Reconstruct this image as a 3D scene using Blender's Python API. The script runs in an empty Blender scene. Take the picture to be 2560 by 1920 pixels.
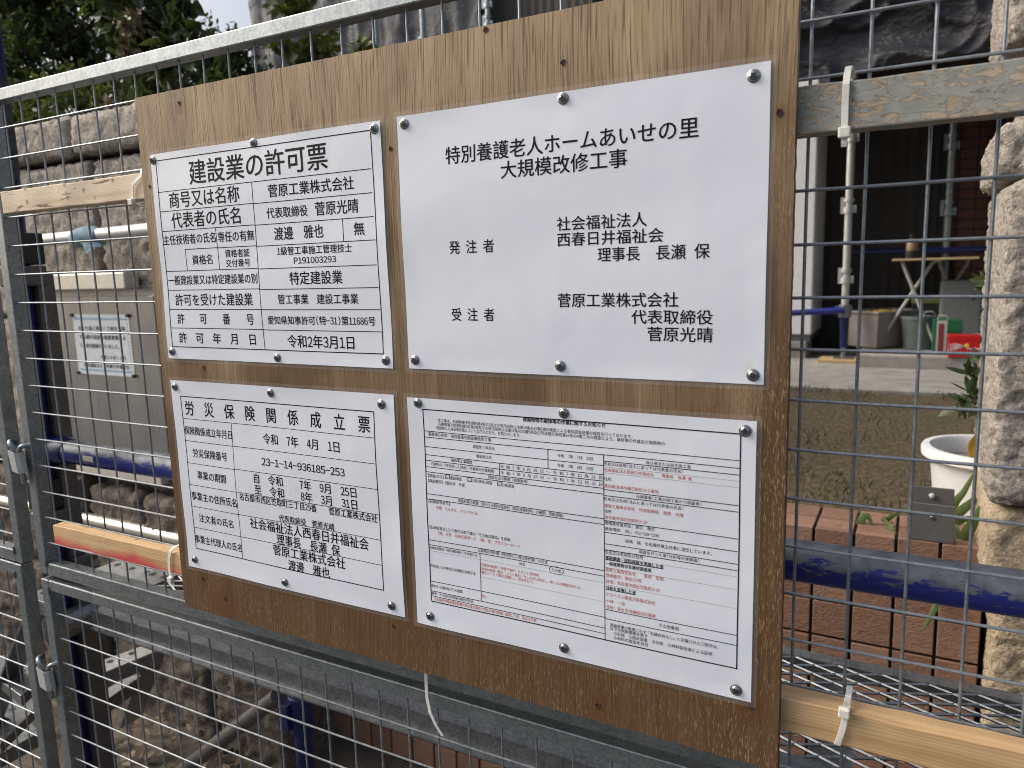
import bpy, math, random
from mathutils import Vector, Matrix, noise
R = math.radians
scene = bpy.context.scene

# ---------------------------------------------------------------- camera
cam_data = bpy.data.cameras.new('camera')
cam = bpy.data.objects.new('camera', cam_data)
scene.collection.objects.link(cam)
right = Vector((0.87946865, 0.47513956, -0.02788002))
up = -Vector((0.04762832, -0.14613881, -0.98811689))
fwd = Vector((-0.47356778, 0.86768995, -0.1511546))
cm = Matrix((right, up, -fwd)).transposed().to_4x4()
cm.translation = Vector((0.5482375, -0.74331878, 0.11665136))
cam.matrix_world = cm
cam_data.sensor_width = 36
cam_data.lens = 26.349
cam_data.clip_start = 0.02
cam_data.clip_end = 500
cam_data.dof.use_dof = True
cam_data.dof.focus_distance = 0.98
cam_data.dof.aperture_fstop = 7.0
scene.camera = cam

# ---------------------------------------------------------------- light
SUN_DIR = Vector((0.74, 0.22, -0.62)).normalized()      # the way the light travels
world = bpy.data.worlds.new('World')
scene.world = world
world.use_nodes = True
wn, wl = world.node_tree.nodes, world.node_tree.links
bg = wn['Background']
sky = wn.new('ShaderNodeTexSky')
sky.sky_type = 'NISHITA'
sky.sun_disc = False
sky.sun_elevation = math.asin(-SUN_DIR.z)
sky.sun_rotation = math.atan2(-SUN_DIR.x, -SUN_DIR.y)
sky.air_density = 1.0
sky.dust_density = 7.0
hsv = wn.new('ShaderNodeHueSaturation')                 # thin white cloud takes most of the blue out
hsv.inputs['Saturation'].default_value = 0.75
wl.new(sky.outputs[0], hsv.inputs['Color'])
# an overcast sky is brighter overhead than along the skyline
geo = wn.new('ShaderNodeTexCoord')
sepz = wn.new('ShaderNodeSeparateXYZ')
wl.new(geo.outputs['Generated'], sepz.inputs[0])
mr = wn.new('ShaderNodeMapRange')
mr.inputs[1].default_value = 0.0
mr.inputs[2].default_value = 1.0
mr.inputs[3].default_value = 1.3
mr.inputs[4].default_value = 1.5
wl.new(sepz.outputs[2], mr.inputs[0])
cl = wn.new('ShaderNodeVectorMath')
cl.operation = 'MULTIPLY'
wl.new(hsv.outputs[0], cl.inputs[0])
cmb = wn.new('ShaderNodeCombineXYZ')
for k in range(3):
    wl.new(mr.outputs[0], cmb.inputs[k])
wl.new(cmb.outputs[0], cl.inputs[1])
wl.new(cl.outputs[0], bg.inputs['Color'])
bg.inputs['Strength'].default_value = 0.128
sun_data = bpy.data.lights.new('sun', 'SUN')
sun_data.energy = 1.35
sun_data.angle = R(42)
sun_data.color = (1.0, 0.985, 0.965)
sun = bpy.data.objects.new('sun', sun_data)
sun.rotation_euler = SUN_DIR.to_track_quat('-Z', 'Y').to_euler()
sun.location = (-3, -3, 6)
scene.collection.objects.link(sun)
scene.view_settings.view_transform = 'Standard'
scene.view_settings.look = 'None'
scene.view_settings.gamma = 1
scene.view_settings.exposure = 0.12
try:
    scene.cycles.max_bounces = 8
    scene.cycles.use_denoising = True
    scene.cycles.denoising_input_passes = 'RGB_ALBEDO_NORMAL'
    scene.cycles.denoising_prefilter = 'ACCURATE'
    scene.cycles.use_adaptive_sampling = False
    scene.cycles.filter_width = 0.9
except Exception:
    pass

# ---------------------------------------------------------------- helpers
COL = scene.collection
rnd = random.Random(7)


def tag(o, label, cat, group=None, kind=None):
    o['label'] = label
    o['category'] = cat
    if group:
        o['group'] = group
    if kind:
        o['kind'] = kind
    return o


def thing(name, loc, label, cat, group=None):
    o = bpy.data.objects.new(name, None)
    o.empty_display_size = 0.05
    o.location = loc
    COL.objects.link(o)
    return tag(o, label, cat, group)


class MB:
    """collects shapes in world space and links them as ONE mesh object"""

    def __init__(self):
        self.v, self.f, self.s = [], [], []

    def add(self, vs, fs, smooth=False):
        n = len(self.v)
        self.v += [tuple(p) for p in vs]
        self.f += [tuple(i + n for i in q) for q in fs]
        self.s += [smooth] * len(fs)
        return self

    def box(self, x0, x1, y0, y1, z0, z1, M=None):
        vs = [Vector((x, y, z)) for z in (z0, z1) for y in (y0, y1) for x in (x0, x1)]
        if M:
            vs = [M @ p for p in vs]
        return self.add(vs, [(0, 2, 3, 1), (4, 5, 7, 6), (0, 1, 5, 4), (2, 6, 7, 3), (0, 4, 6, 2), (1, 3, 7, 5)])

    def bar(self, a, b, w, h, upv=(0, 0, 1)):
        a, b = Vector(a), Vector(b)
        d = (b - a).normalized()
        s = d.cross(Vector(upv)).normalized() * (w / 2)
        u = s.cross(d).normalized() * (h / 2)
        vs = [a - s - u, a + s - u, a - s + u, a + s + u, b - s - u, b + s - u, b - s + u, b + s + u]
        return self.add(vs, [(0, 2, 3, 1), (4, 5, 7, 6), (0, 1, 5, 4), (2, 6, 7, 3), (0, 4, 6, 2), (1, 3, 7, 5)])

    def tube(self, pts, r, n=12, cap=True):
        pts = [Vector(p) for p in pts]
        rs = r if isinstance(r, (list, tuple)) else [r] * len(pts)
        rings = []
        ref = None
        for i, p in enumerate(pts):
            d = (pts[min(i + 1, len(pts) - 1)] - pts[max(i - 1, 0)]).normalized()
            if ref is None:
                ref = Vector((0, 0, 1)) if abs(d.z) < .9 else Vector((1, 0, 0))
            a = (ref - d * ref.dot(d)).normalized()
            b = d.cross(a)
            ref = a
            rings.append([p + (a * math.cos(t) + b * math.sin(t)) * rs[i] for t in [2 * math.pi * k / n for k in range(n)]])
        vs = [q for g in rings for q in g]
        fs = []
        for i in range(len(pts) - 1):
            for k in range(n):
                fs.append((i * n + k, i * n + (k + 1) % n, (i + 1) * n + (k + 1) % n, (i + 1) * n + k))
        self.add(vs, fs, True)
        if cap:
            base = len(self.v) - len(vs)
            self.f.append(tuple(base + k for k in reversed(range(n))))
            self.f.append(tuple(base + (len(pts) - 1) * n + k for k in range(n)))
            self.s += [False, False]
        return self

    def lathe(self, prof, c, n=32, M=None):
        vs, fs = [], []
        for (r, z) in prof:
            for k in range(n):
                t = 2 * math.pi * k / n
                p = Vector((r * math.cos(t), r * math.sin(t), z))
                if M:
                    p = M @ p
                vs.append(p + Vector(c))
        for i in range(len(prof) - 1):
            for k in range(n):
                fs.append((i * n + k, i * n + (k + 1) % n, (i + 1) * n + (k + 1) % n, (i + 1) * n + k))
        return self.add(vs, fs, True)

    def grid(self, fn, nu, nv, smooth=True):
        vs = [fn(i / nu, j / nv) for j in range(nv + 1) for i in range(nu + 1)]
        fs = [(j * (nu + 1) + i, j * (nu + 1) + i + 1, (j + 1) * (nu + 1) + i + 1, (j + 1) * (nu + 1) + i) for j in range(nv) for i in range(nu)]
        return self.add(vs, fs, smooth)

    def prism(self, poly, z0, z1):
        n = len(poly)
        vs = [(x, y, z0) for x, y in poly] + [(x, y, z1) for x, y in poly]
        fs = [tuple(reversed(range(n))), tuple(range(n, 2 * n))] + [(i, (i + 1) % n, n + (i + 1) % n, n + i) for i in range(n)]
        return self.add(vs, fs)

    def build(self, name, m, parent=None, bevel=0, label=None, kind=None, sharp=40):
        off = Vector(parent.location) if parent else Vector((0, 0, 0))
        if parent and parent.parent:
            off = off + Vector(parent.parent.location)
        me = bpy.data.meshes.new(name)
        me.from_pydata([tuple(Vector(p) - off) for p in self.v], [], self.f)
        me.polygons.foreach_set('use_smooth', self.s)
        me.update()
        if any(self.s):
            me.set_sharp_from_angle(angle=R(sharp))
        me.materials.append(m)
        o = bpy.data.objects.new(name, me)
        COL.objects.link(o)
        if parent:
            o.parent = parent
        if bevel:
            b = o.modifiers.new('bevel', 'BEVEL')
            b.width = bevel
            b.segments = 2
            b.limit_method = 'ANGLE'
        if label:
            o['label'] = label
        if kind:
            o['kind'] = kind
        return o


# ---------------------------------------------------------------- materials
class NT:
    def __init__(self, name):
        self.m = bpy.data.materials.new(name)
        self.m.use_nodes = True
        self.n = self.m.node_tree.nodes
        self.l = self.m.node_tree.links
        self.b = self.n['Principled BSDF']
        self.tc = self.n.new('ShaderNodeTexCoord')

    def put(self, sock, v):
        if hasattr(v, 'is_linked'):
            self.l.new(v, sock)
        else:
            sock.default_value = v

    def co(self, scale=(1, 1, 1), rot=(0, 0, 0), loc=(0, 0, 0)):
        mp = self.n.new('ShaderNodeMapping')
        mp.inputs['Scale'].default_value = scale
        mp.inputs['Rotation'].default_value = rot
        mp.inputs['Location'].default_value = loc
        self.l.new(self.tc.outputs['Object'], mp.inputs['Vector'])
        return mp.outputs[0]

    def noise(self, vec, scale, detail=4, rough=.55, dist=0.0):
        t = self.n.new('ShaderNodeTexNoise')
        t.inputs['Scale'].default_value = scale
        t.inputs['Detail'].default_value = detail
        t.inputs['Roughness'].default_value = rough
        t.inputs['Distortion'].default_value = dist
        self.l.new(vec, t.inputs['Vector'])
        return t.outputs['Fac']

    def voro(self, vec, scale, feature='F1', out='Distance'):
        t = self.n.new('ShaderNodeTexVoronoi')
        t.feature = feature
        t.inputs['Scale'].default_value = scale
        self.l.new(vec, t.inputs['Vector'])
        return t.outputs[out]

    def wave(self, vec, scale, dist=2, detail=2, direction='X'):
        t = self.n.new('ShaderNodeTexWave')
        t.bands_direction = direction
        t.inputs['Scale'].default_value = scale
        t.inputs['Distortion'].default_value = dist
        t.inputs['Detail'].default_value = detail
        self.l.new(vec, t.inputs['Vector'])
        return t.outputs['Fac']

    def sep(self, axis, vec=None):
        s = self.n.new('ShaderNodeSeparateXYZ')
        self.l.new(vec if vec is not None else self.tc.outputs['Object'], s.inputs[0])
        return s.outputs[axis]

    def ramp(self, fac, stops, interp='LINEAR'):
        r = self.n.new('ShaderNodeValToRGB')
        r.color_ramp.interpolation = interp
        e = r.color_ramp.elements
        while len(e) < len(stops):
            e.new(0.5)
        for i, (p, c) in enumerate(stops):
            e[i].position = p
            e[i].color = (c, c, c, 1) if isinstance(c, (int, float)) else (c[0], c[1], c[2], 1)
        self.l.new(fac, r.inputs[0])
        return r.outputs[0]

    def rng(self, v, a, b, c=0.0, d=1.0):
        t = self.n.new('ShaderNodeMapRange')
        self.put(t.inputs[0], v)
        for i, q in enumerate((a, b, c, d)):
            t.inputs[i + 1].default_value = q
        return t.outputs[0]

    def math(self, op, a, b=0.0):
        t = self.n.new('ShaderNodeMath')
        t.operation = op
        self.put(t.inputs[0], a)
        self.put(t.inputs[1], b)
        return t.outputs[0]

    def mix(self, fac, a, b, mode='MIX'):
        t = self.n.new('ShaderNodeMix')
        t.data_type = 'RGBA'
        t.blend_type = mode
        self.put(t.inputs[0], fac)
        for s, v in ((t.inputs[6], a), (t.inputs[7], b)):
            if hasattr(v, 'is_linked'):
                self.l.new(v, s)
            else:
                s.default_value = (v[0], v[1], v[2], 1)
        return t.outputs[2]

    def bump(self, h, strength=.3, dist=.002):
        t = self.n.new('ShaderNodeBump')
        t.inputs['Strength'].default_value = strength
        t.inputs['Distance'].default_value = dist
        self.l.new(h, t.inputs['Height'])
        if self.b.inputs['Normal'].is_linked:
            self.l.new(self.b.inputs['Normal'].links[0].from_socket, t.inputs['Normal'])
        self.l.new(t.outputs[0], self.b.inputs['Normal'])
        return t.outputs[0]

    def set(self, color=None, rough=None, metal=None, **kw):
        if color is not None:
            if hasattr(color, 'is_linked'):
                self.l.new(color, self.b.inputs['Base Color'])
            else:
                self.b.inputs['Base Color'].default_value = (*color, 1)
        if rough is not None:
            self.put(self.b.inputs['Roughness'], rough)
        if metal is not None:
            self.put(self.b.inputs['Metallic'], metal)
        for k, v in kw.items():
            self.put(self.b.inputs[k.replace('_', ' ')], v)
        return self.m


def speckle(name, c1, c2, scale, rough=.6, metal=0.0, bump=.2, bdist=.002, bscale=None, lo=.35, hi=.65, **kw):
    t = NT(name)
    v = t.co()
    f = t.rng(t.noise(v, scale, 6, .6), lo, hi)
    col = t.mix(f, c1, c2)
    if bump:
        t.bump(t.noise(v, bscale or scale * 3, 5, .6), bump, bdist)
    return t.set(col, rough, metal, **kw)


def m_plywood():
    t = NT('weathered_plywood')
    v = t.co()
    z = t.math('ADD', t.sep('Z'), -.403)
    x = t.sep('X')
    bend = t.noise(t.co((2.2, 1, .9)), 1.0, 2, .5)
    # the grain runs upright and drifts a little sideways
    cb = t.n.new('ShaderNodeCombineXYZ')
    t.l.new(t.math('ADD', x, t.math('MULTIPLY', bend, .10)), cb.inputs[0])
    t.l.new(t.sep('Y'), cb.inputs[1])
    t.l.new(t.sep('Z'), cb.inputs[2])

    def gco(sc, loc=(0, 0, 0)):
        mp = t.n.new('ShaderNodeMapping')
        mp.inputs['Scale'].default_value = sc
        mp.inputs['Location'].default_value = loc
        t.l.new(cb.outputs[0], mp.inputs['Vector'])
        return mp.outputs[0]
    lines = t.noise(gco((600, 30, 13)), 1.0, 3, .6)
    fine = t.noise(gco((800, 60, 26), (4, 0, 2)), 1.0, 2, .5)
    broad = t.noise(gco((16, 4, 1.6)), 1.0, 3, .5)
    patch = t.noise(v, 4.0, 5, .6)
    # the lower part has stayed wet and turned orange brown; the upper part has bleached
    wet = t.math('ADD', t.math('MULTIPLY', z, -1.30), t.math('MULTIPLY', t.math('SUBTRACT', patch, .5), .85))
    wet = t.math('ADD', wet, t.math('MULTIPLY', t.math('SUBTRACT', broad, .5), .55))
    wet = t.math('ADD', wet, t.math('MULTIPLY', t.rng(x, .34, .43), .28))
    wetf = t.rng(wet, -.58, .16)
    dry = t.mix(t.rng(lines, .32, .68), (.335, .232, .125), (.50, .375, .222))
    damp = t.mix(t.rng(lines, .30, .70), (.080, .041, .016), (.150, .082, .034))
    col = t.mix(wetf, dry, damp)
    col = t.mix(t.math('MULTIPLY', t.rng(broad, .53, .70, 0, .5), t.rng(wetf, 0, 1, 1, .3)), col, (.27, .205, .155))
    col = t.mix(t.math('MULTIPLY', t.rng(broad, .45, .30, 0, .3), t.rng(wetf, 0, 1, 1, .2)), col, (.56, .44, .27))
    pore = t.rng(t.noise(gco((560, 40, 15), (3, 0, 1)), 1.0, 2, .5), .55, .64)
    col = t.mix(t.math('MULTIPLY', pore, t.rng(wetf, 0, 1, .70, .5)), col, (.085, .048, .022))
    fib = t.rng(t.noise(t.co((820, 60, 120), (0, R(-9), 0), (9, 0, 4)), 1.0, 2, .45), .58, .67)
    fibmask = t.math('MAXIMUM', t.rng(x, .30, .42), t.rng(z, -.28, -.40, 0, .6))
    fibmask = t.math('MULTIPLY', fibmask, t.rng(t.noise(v, 9, 3), .36, .55, .15, 1))
    col = t.mix(t.math('MULTIPLY', t.math('MULTIPLY', fib, fibmask), .55), col, (.44, .33, .19))
    # smears, a drip and rust round the old holes
    st = t.rng(t.noise(t.co((7, 3, 3.2), (0, 0, 0), (4, 2, 7)), 1.0, 5, .62), .58, .70, 0, .5)
    col = t.mix(st, col, (.13, .075, .036))
    pale = t.rng(t.noise(t.co((6, 3, 4.5), (0, 0, 0), (8, 1, 3)), 1.0, 5, .62), .62, .74, 0, .35)
    col = t.mix(pale, col, (.50, .40, .27))
    for (sx, sz, r) in ((-.372, -.385, .042), (-.418, -.356, .016), (.414, -.338, .018), (.2436, -.3835, .014), (-.372, -.02, .010), (.428, .2505, .010), (-.3724, .352, .010)):
        sp = t.n.new('ShaderNodeVectorMath')
        sp.operation = 'DISTANCE'
        t.l.new(t.co((1, 0, .62)), sp.inputs[0])
        sp.inputs[1].default_value = (sx, 0, (sz + .403) * .62)
        col = t.mix(t.rng(t.math('ADD', sp.outputs['Value'], t.math('MULTIPLY', t.noise(v, 60, 3), .012)), r + .006, r * .45, 0, .65), col, (.11, .038, .009))
    t.bump(lines, .22, .0009)
    t.bump(pore, -.30, .0007)
    t.bump(fib, .20, .0006)
    return t.set(col, t.rng(fine, .3, .7, .55, .72), 0.0, Specular_IOR_Level=.32)


def m_paper(film=(.0, .30)):
    t = NT('laminated_paper')
    v = t.co()
    f = t.noise(v, 26, 4, .6)
    col = t.mix(t.rng(f, .3, .7), (.735, .775, .845), (.765, .80, .865))
    for (sx, sz, r) in ((.195, -.134, .008), (.195, .133, .006)):      # faint rust halos by some screws
        sp = t.n.new('ShaderNodeVectorMath')
        sp.operation = 'DISTANCE'
        t.l.new(t.co((1, 0, 1)), sp.inputs[0])
        sp.inputs[1].default_value = (sx, 0, sz)
        d = t.math('ADD', sp.outputs['Value'], t.math('MULTIPLY', t.math('SUBTRACT', t.noise(v, 55, 3), .5), .016))
        col = t.mix(t.rng(d, r, r * .4, 0, .28), col, (.56, .46, .33))
    t.bump(t.noise(v, 11, 3, .45, .8), .17, .006)
    t.bump(t.noise(v, 60, 3, .5), .05, .002)
    return t.set(col, .42, 0.0, Coat_Weight=.55, Coat_Roughness=.13, Coat_IOR=1.5)


def m_film():
    t = NT('clear_laminate_film')
    return t.set((.95, .95, .95), .08, 0, Alpha=.07, Coat_Weight=.6, Coat_Roughness=.1)


def m_plain(name, c, rough=.5, metal=0.0, **kw):
    t = NT(name)
    f = t.noise(t.co(), 40, 4, .6)
    k = t.mix(t.rng(f, .3, .7), [q * .9 for q in c], [min(1, q * 1.08) for q in c])
    return t.set(k, rough, metal, **kw)


def m_galv(name='galvanised_steel', lo=(.20, .225, .235), hi=(.37, .40, .41), metal=.8):
    t = NT(name)
    v = t.co()
    cell = t.sep('X', t.voro(v, 260, 'F1', 'Color'))
    n = t.noise(v, 30, 6, .6)
    m = t.noise(v, 140, 4, .7)
    f = t.math('ADD', t.math('MULTIPLY', cell, .16), t.math('ADD', t.math('MULTIPLY', n, .45), t.math('MULTIPLY', m, .40)))
    col = t.mix(t.rng(f, .35, .68), lo, hi)
    dirt = t.rng(t.noise(t.co((8, 8, 8), loc=(2, 5, 1)), 1.0, 6, .65), .58, .75, 0, .5)
    col = t.mix(dirt, col, [q * .55 for q in lo])
    sc = t.rng(t.noise(t.co((110, 110, 110), loc=(1, 2, 3)), 1.0, 2, .5), .68, .74, 0, .35)
    col = t.mix(sc, col, (.66, .68, .69))
    t.bump(n, .08, .001)
    return t.set(col, t.rng(m, .3, .7, .30, .48), metal)


def m_wood(name, c1, c2, c3, ax='X', ring=26, dark=.25):
    t = NT(name)
    sc = (2.2, 70, 70) if ax == 'X' else (70, 70, 2.2)
    g = t.noise(t.co(sc), 1.0, 4, .6, .6)
    w = t.wave(t.co((.9, 6, 6) if ax == 'X' else (6, 6, .9)), ring, 5.0, 2.0, 'Z' if ax == 'X' else 'X')
    col = t.ramp(g, [(.3, c1), (.5, c2), (.72, c3)])
    col = t.mix(t.rng(w, .62, .95, 0, dark), col, [q * .45 for q in c1])
    t.bump(g, .25, .001)
    return t, col


def m_batten_cracked():
    t, col = m_wood('cracked_pale_wood', (.62, .48, .31), (.80, .65, .46), (.86, .73, .54))
    v = t.co()
    crack = t.rng(t.noise(t.co((9, 60, 75), loc=(3, 1, 2)), 1.0, 3, .5, 1.5), .655, .69)
    col = t.mix(t.math('MULTIPLY', crack, .9), col, (.16, .10, .05))
    pit = t.rng(t.voro(t.co((30, 30, 30)), 1.0), .16, .07)
    col = t.mix(t.math('MULTIPLY', pit, .7), col, (.10, .06, .03))
    grey = t.rng(t.noise(t.co((7, 7, 14)), 1.0, 4), .54, .70, 0, .35)
    col = t.mix(grey, col, (.30, .25, .19))
    t.bump(crack, -.6, .002)
    return t.set(col, .75)


def m_batten_flaked():
    t, col = m_wood('flaked_green_grey_paint', (.34, .27, .19), (.46, .375, .27), (.52, .43, .32))
    v = t.co((60, 60, 150))
    n = t.noise(v, 1.0, 7, .66, .8)
    x = t.sep('X', t.co((1, 1, 1)))
    mask = t.rng(x, .035, .085, -.14, .0)         # bare at the end beside the board
    nn = t.math('ADD', n, mask)
    paint = t.rng(nn, .468, .480)
    edge = t.math('SUBTRACT', t.rng(nn, .452, .466), paint)
    tone = t.mix(t.rng(t.noise(t.co((60, 60, 60)), 1.0, 4), .35, .65), (.25, .262, .235), (.34, .345, .31))
    col = t.mix(paint, col, tone)
    col = t.mix(t.math('MULTIPLY', t.math('MAXIMUM', edge, 0.0), .5), col, (.12, .11, .09))
    t.bump(paint, .75, .0016)
    t.bump(t.noise(t.co((120, 120, 260)), 1.0, 4), .35, .001)
    return t.set(col, .72)


def m_batten_red():
    t, col = m_wood('pine_with_red_spray_paint', (.50, .30, .135), (.66, .44, .225), (.70, .49, .27), ring=20, dark=.5)
    z = t.sep('Z')
    n = t.noise(t.co((6, 30, 12)), 1.0, 4, .55)
    f = t.math('ADD', t.math('MULTIPLY', z, -1.0), t.math('MULTIPLY', t.math('SUBTRACT', n, .5), .05))
    red = t.rng(f, .003, .019)
    col = t.mix(t.math('MULTIPLY', red, .9), col, (.55, .035, .055))
    pit = t.rng(t.voro(t.co((24, 24, 24), loc=(.3, .2, .6)), 1.0), .13, .05)
    col = t.mix(t.math('MULTIPLY', pit, .85), col, (.06, .03, .015))
    return t.set(col, .6)


def m_batten_new():
    t, col = m_wood('golden_pine', (.44, .265, .12), (.58, .385, .195), (.64, .44, .24), ring=14, dark=.28)
    d = t.n.new('ShaderNodeVectorMath')
    d.operation = 'DISTANCE'
    t.l.new(t.co((.45, 0, 1)), d.inputs[0])
    d.inputs[1].default_value = (.148 * .45, 0, -.011)
    k = t.math('ADD', d.outputs['Value'], t.math('MULTIPLY', t.noise(t.co((90, 90, 300)), 1.0, 3), .008))
    col = t.mix(t.rng(k, .0125, .006, 0, .85), col, (.13, .065, .025))
    return t.set(col, .62)


def m_worn_blue():
    t = NT('worn_blue_painted_pipe')
    v = t.co()
    z = t.sep('Z')
    n = t.noise(t.co((34, 60, 120)), 1.0, 7, .70, .5)
    big = t.noise(t.co((3, 3, 3)), 1.0, 3)
    # walked-on top is rubbed down to the zinc, flanks keep the paint with scraped islands
    wear = t.math('ADD', t.math('MULTIPLY', z, 26.0), t.math('MULTIPLY', t.math('SUBTRACT', n, .5), 2.4))
    wear = t.math('ADD', wear, t.math('MULTIPLY', t.math('SUBTRACT', big, .5), .5))
    bare = t.rng(wear, .14, .24)
    zinc = t.mix(t.rng(t.noise(t.co((50, 50, 50)), 1.0, 5), .35, .65), (.125, .135, .15), (.23, .245, .26))
    blue = t.mix(t.rng(big, .3, .7), (.009, .016, .15), (.015, .028, .24))
    col = t.mix(bare, blue, zinc)
    t.bump(bare, -.25, .0004)
    return t.set(col, t.rng(bare, 0, 1, .36, .50), t.rng(bare, 0, 1, 0, .55))


def m_stone(name, a, b, c, sc=1.0, bump=.5):
    t = NT(name)
    v = t.co()
    big = t.noise(v, 5 * sc, 5, .6)
    grain = t.noise(v, 150 * sc, 3, .65)
    mid = t.noise(v, 38 * sc, 6, .68, .4)
    col = t.mix(t.rng(big, .32, .68), a, b)
    col = t.mix(t.rng(grain, .42, .66, 0, .8), col, c)
    col = t.mix(t.rng(grain, .40, .30, 0, .75), col, [q * .28 for q in a])
    col = t.mix(t.rng(mid, .42, .28, 0, .55), col, [q * .35 for q in a])
    t.bump(mid, bump, .012)
    t.bump(grain, bump * .6, .003)
    return t.set(col, .88)


def m_leaf(name, cols, rough=.45, trans=.25):
    t = NT(name)
    g = t.n.new('ShaderNodeNewGeometry')
    f = g.outputs['Random Per Island']
    stops = [(i / max(1, len(cols) - 1), c) for i, c in enumerate(cols)]
    col = t.ramp(f, stops)
    n = t.noise(t.co(), 40, 3)
    col = t.mix(t.rng(n, .35, .7, 0, .35), col, [q * .5 for q in cols[0]])
    t.set(col, rough)
    tr = t.n.new('ShaderNodeBsdfTranslucent')
    t.l.new(t.mix(.5, col, (.16, .22, .03), 'MIX'), tr.inputs['Color'])
    ms = t.n.new('ShaderNodeMixShader')
    ms.inputs[0].default_value = trans
    out = t.n['Material Output']
    t.l.new(t.b.outputs[0], ms.inputs[1])
    t.l.new(tr.outputs[0], ms.inputs[2])
    t.l.new(ms.outputs[0], out.inputs['Surface'])
    return t.m


def m_lawn():
    t = NT('dry_trodden_lawn')
    v = t.co()
    n = t.noise(v, 2.2, 6, .65)
    f = t.noise(t.co((60, 26, 60)), 1.0, 5, .7)
    soil = t.ramp(f, [(.3, (.036, .026, .014)), (.5, (.088, .064, .033)), (.72, (.19, .145, .078))])
    green = t.ramp(f, [(.3, (.022, .032, .012)), (.55, (.055, .075, .026)), (.75, (.13, .13, .06))])
    col = t.mix(t.rng(n, .55, .68, 0, .6), soil, green)
    t.bump(f, .7, .012)
    return t.set(col, .95)


def m_soil():
    t = NT('dusty_concrete_ground')
    v = t.co()
    n = t.noise(v, 6, 7, .65)
    f = t.noise(v, 70, 5, .7)
    col = t.ramp(n, [(.3, (.042, .034, .026)), (.5, (.085, .070, .053)), (.7, (.14, .118, .09))])
    col = t.mix(t.rng(f, .56, .70, 0, .6), col, (.055, .04, .028))
    t.bump(f, .5, .006)
    return t.set(col, .92)


def m_tile():
    t = NT('brick_red_split_tile')
    v = t.co()
    g = t.n.new('ShaderNodeNewGeometry')
    n = t.noise(t.co((55, 55, 110)), 1.0, 5, .6, 1.2)
    col = t.ramp(g.outputs['Random Per Island'], [(0, (.215, .118, .076)), (.5, (.265, .148, .096)), (1, (.31, .18, .122))])
    col = t.mix(t.rng(n, .50, .30, 0, .4), col, (.13, .055, .03))
    t.bump(n, .75, .006)
    return t.set(col, .55)


def m_house_tile():
    t = NT('dark_red_house_tile')
    br = t.n.new('ShaderNodeTexBrick')
    t.l.new(t.co((1, 1, 1), (R(90), 0, 0)), br.inputs['Vector'])
    br.inputs['Scale'].default_value = 1.0
    br.inputs['Brick Width'].default_value = .11
    br.inputs['Row Height'].default_value = .07
    br.inputs['Mortar Size'].default_value = .006
    br.offset = 0
    br.inputs['Color1'].default_value = (.10, .035, .02, 1)
    br.inputs['Color2'].default_value = (.13, .05, .028, 1)
    br.inputs['Mortar'].default_value = (.02, .018, .016, 1)
    return t.set(br.outputs['Color'], .6)


def m_siding():
    t = NT('shade_darkened_brown_siding')
    w = t.wave(t.co((1, 1, 1)), 4.0, 0.0, 0.0, 'X')
    n = t.noise(t.co(), 2, 4)
    col = t.mix(t.rng(n, .3, .7), (.028, .023, .020), (.042, .035, .031))  # brown darkened further to stand in for the shade under the sheets
    t.bump(w, .5, .01)
    return t.set(col, .6)


def m_tarp(name, c, rough=.42):
    t = NT(name)
    n = t.noise(t.co((3, 3, 3)), 1.0, 4)
    col = t.mix(t.rng(n, .3, .7), [q * .8 for q in c], [q * 1.15 for q in c])
    t.bump(t.noise(t.co((9, 9, 22), (0, R(35), 0)), 1.0, 6, .6, 1.5), .55, .04)
    return t.set(col, rough)


def m_brushed():
    t = NT('brushed_stainless_steel')
    g = t.noise(t.co((220, 220, 5)), 1.0, 3, .6)
    big = t.noise(t.co((3, 3, 3)), 1.0, 4)
    col = t.mix(t.rng(big, .3, .7), (.30, .295, .285), (.50, .49, .47))
    t.bump(g, .06, .0006)
    t.bump(big, .25, .012)
    return t.set(col, t.rng(g, .3, .7, .26, .38), .9)


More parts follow.
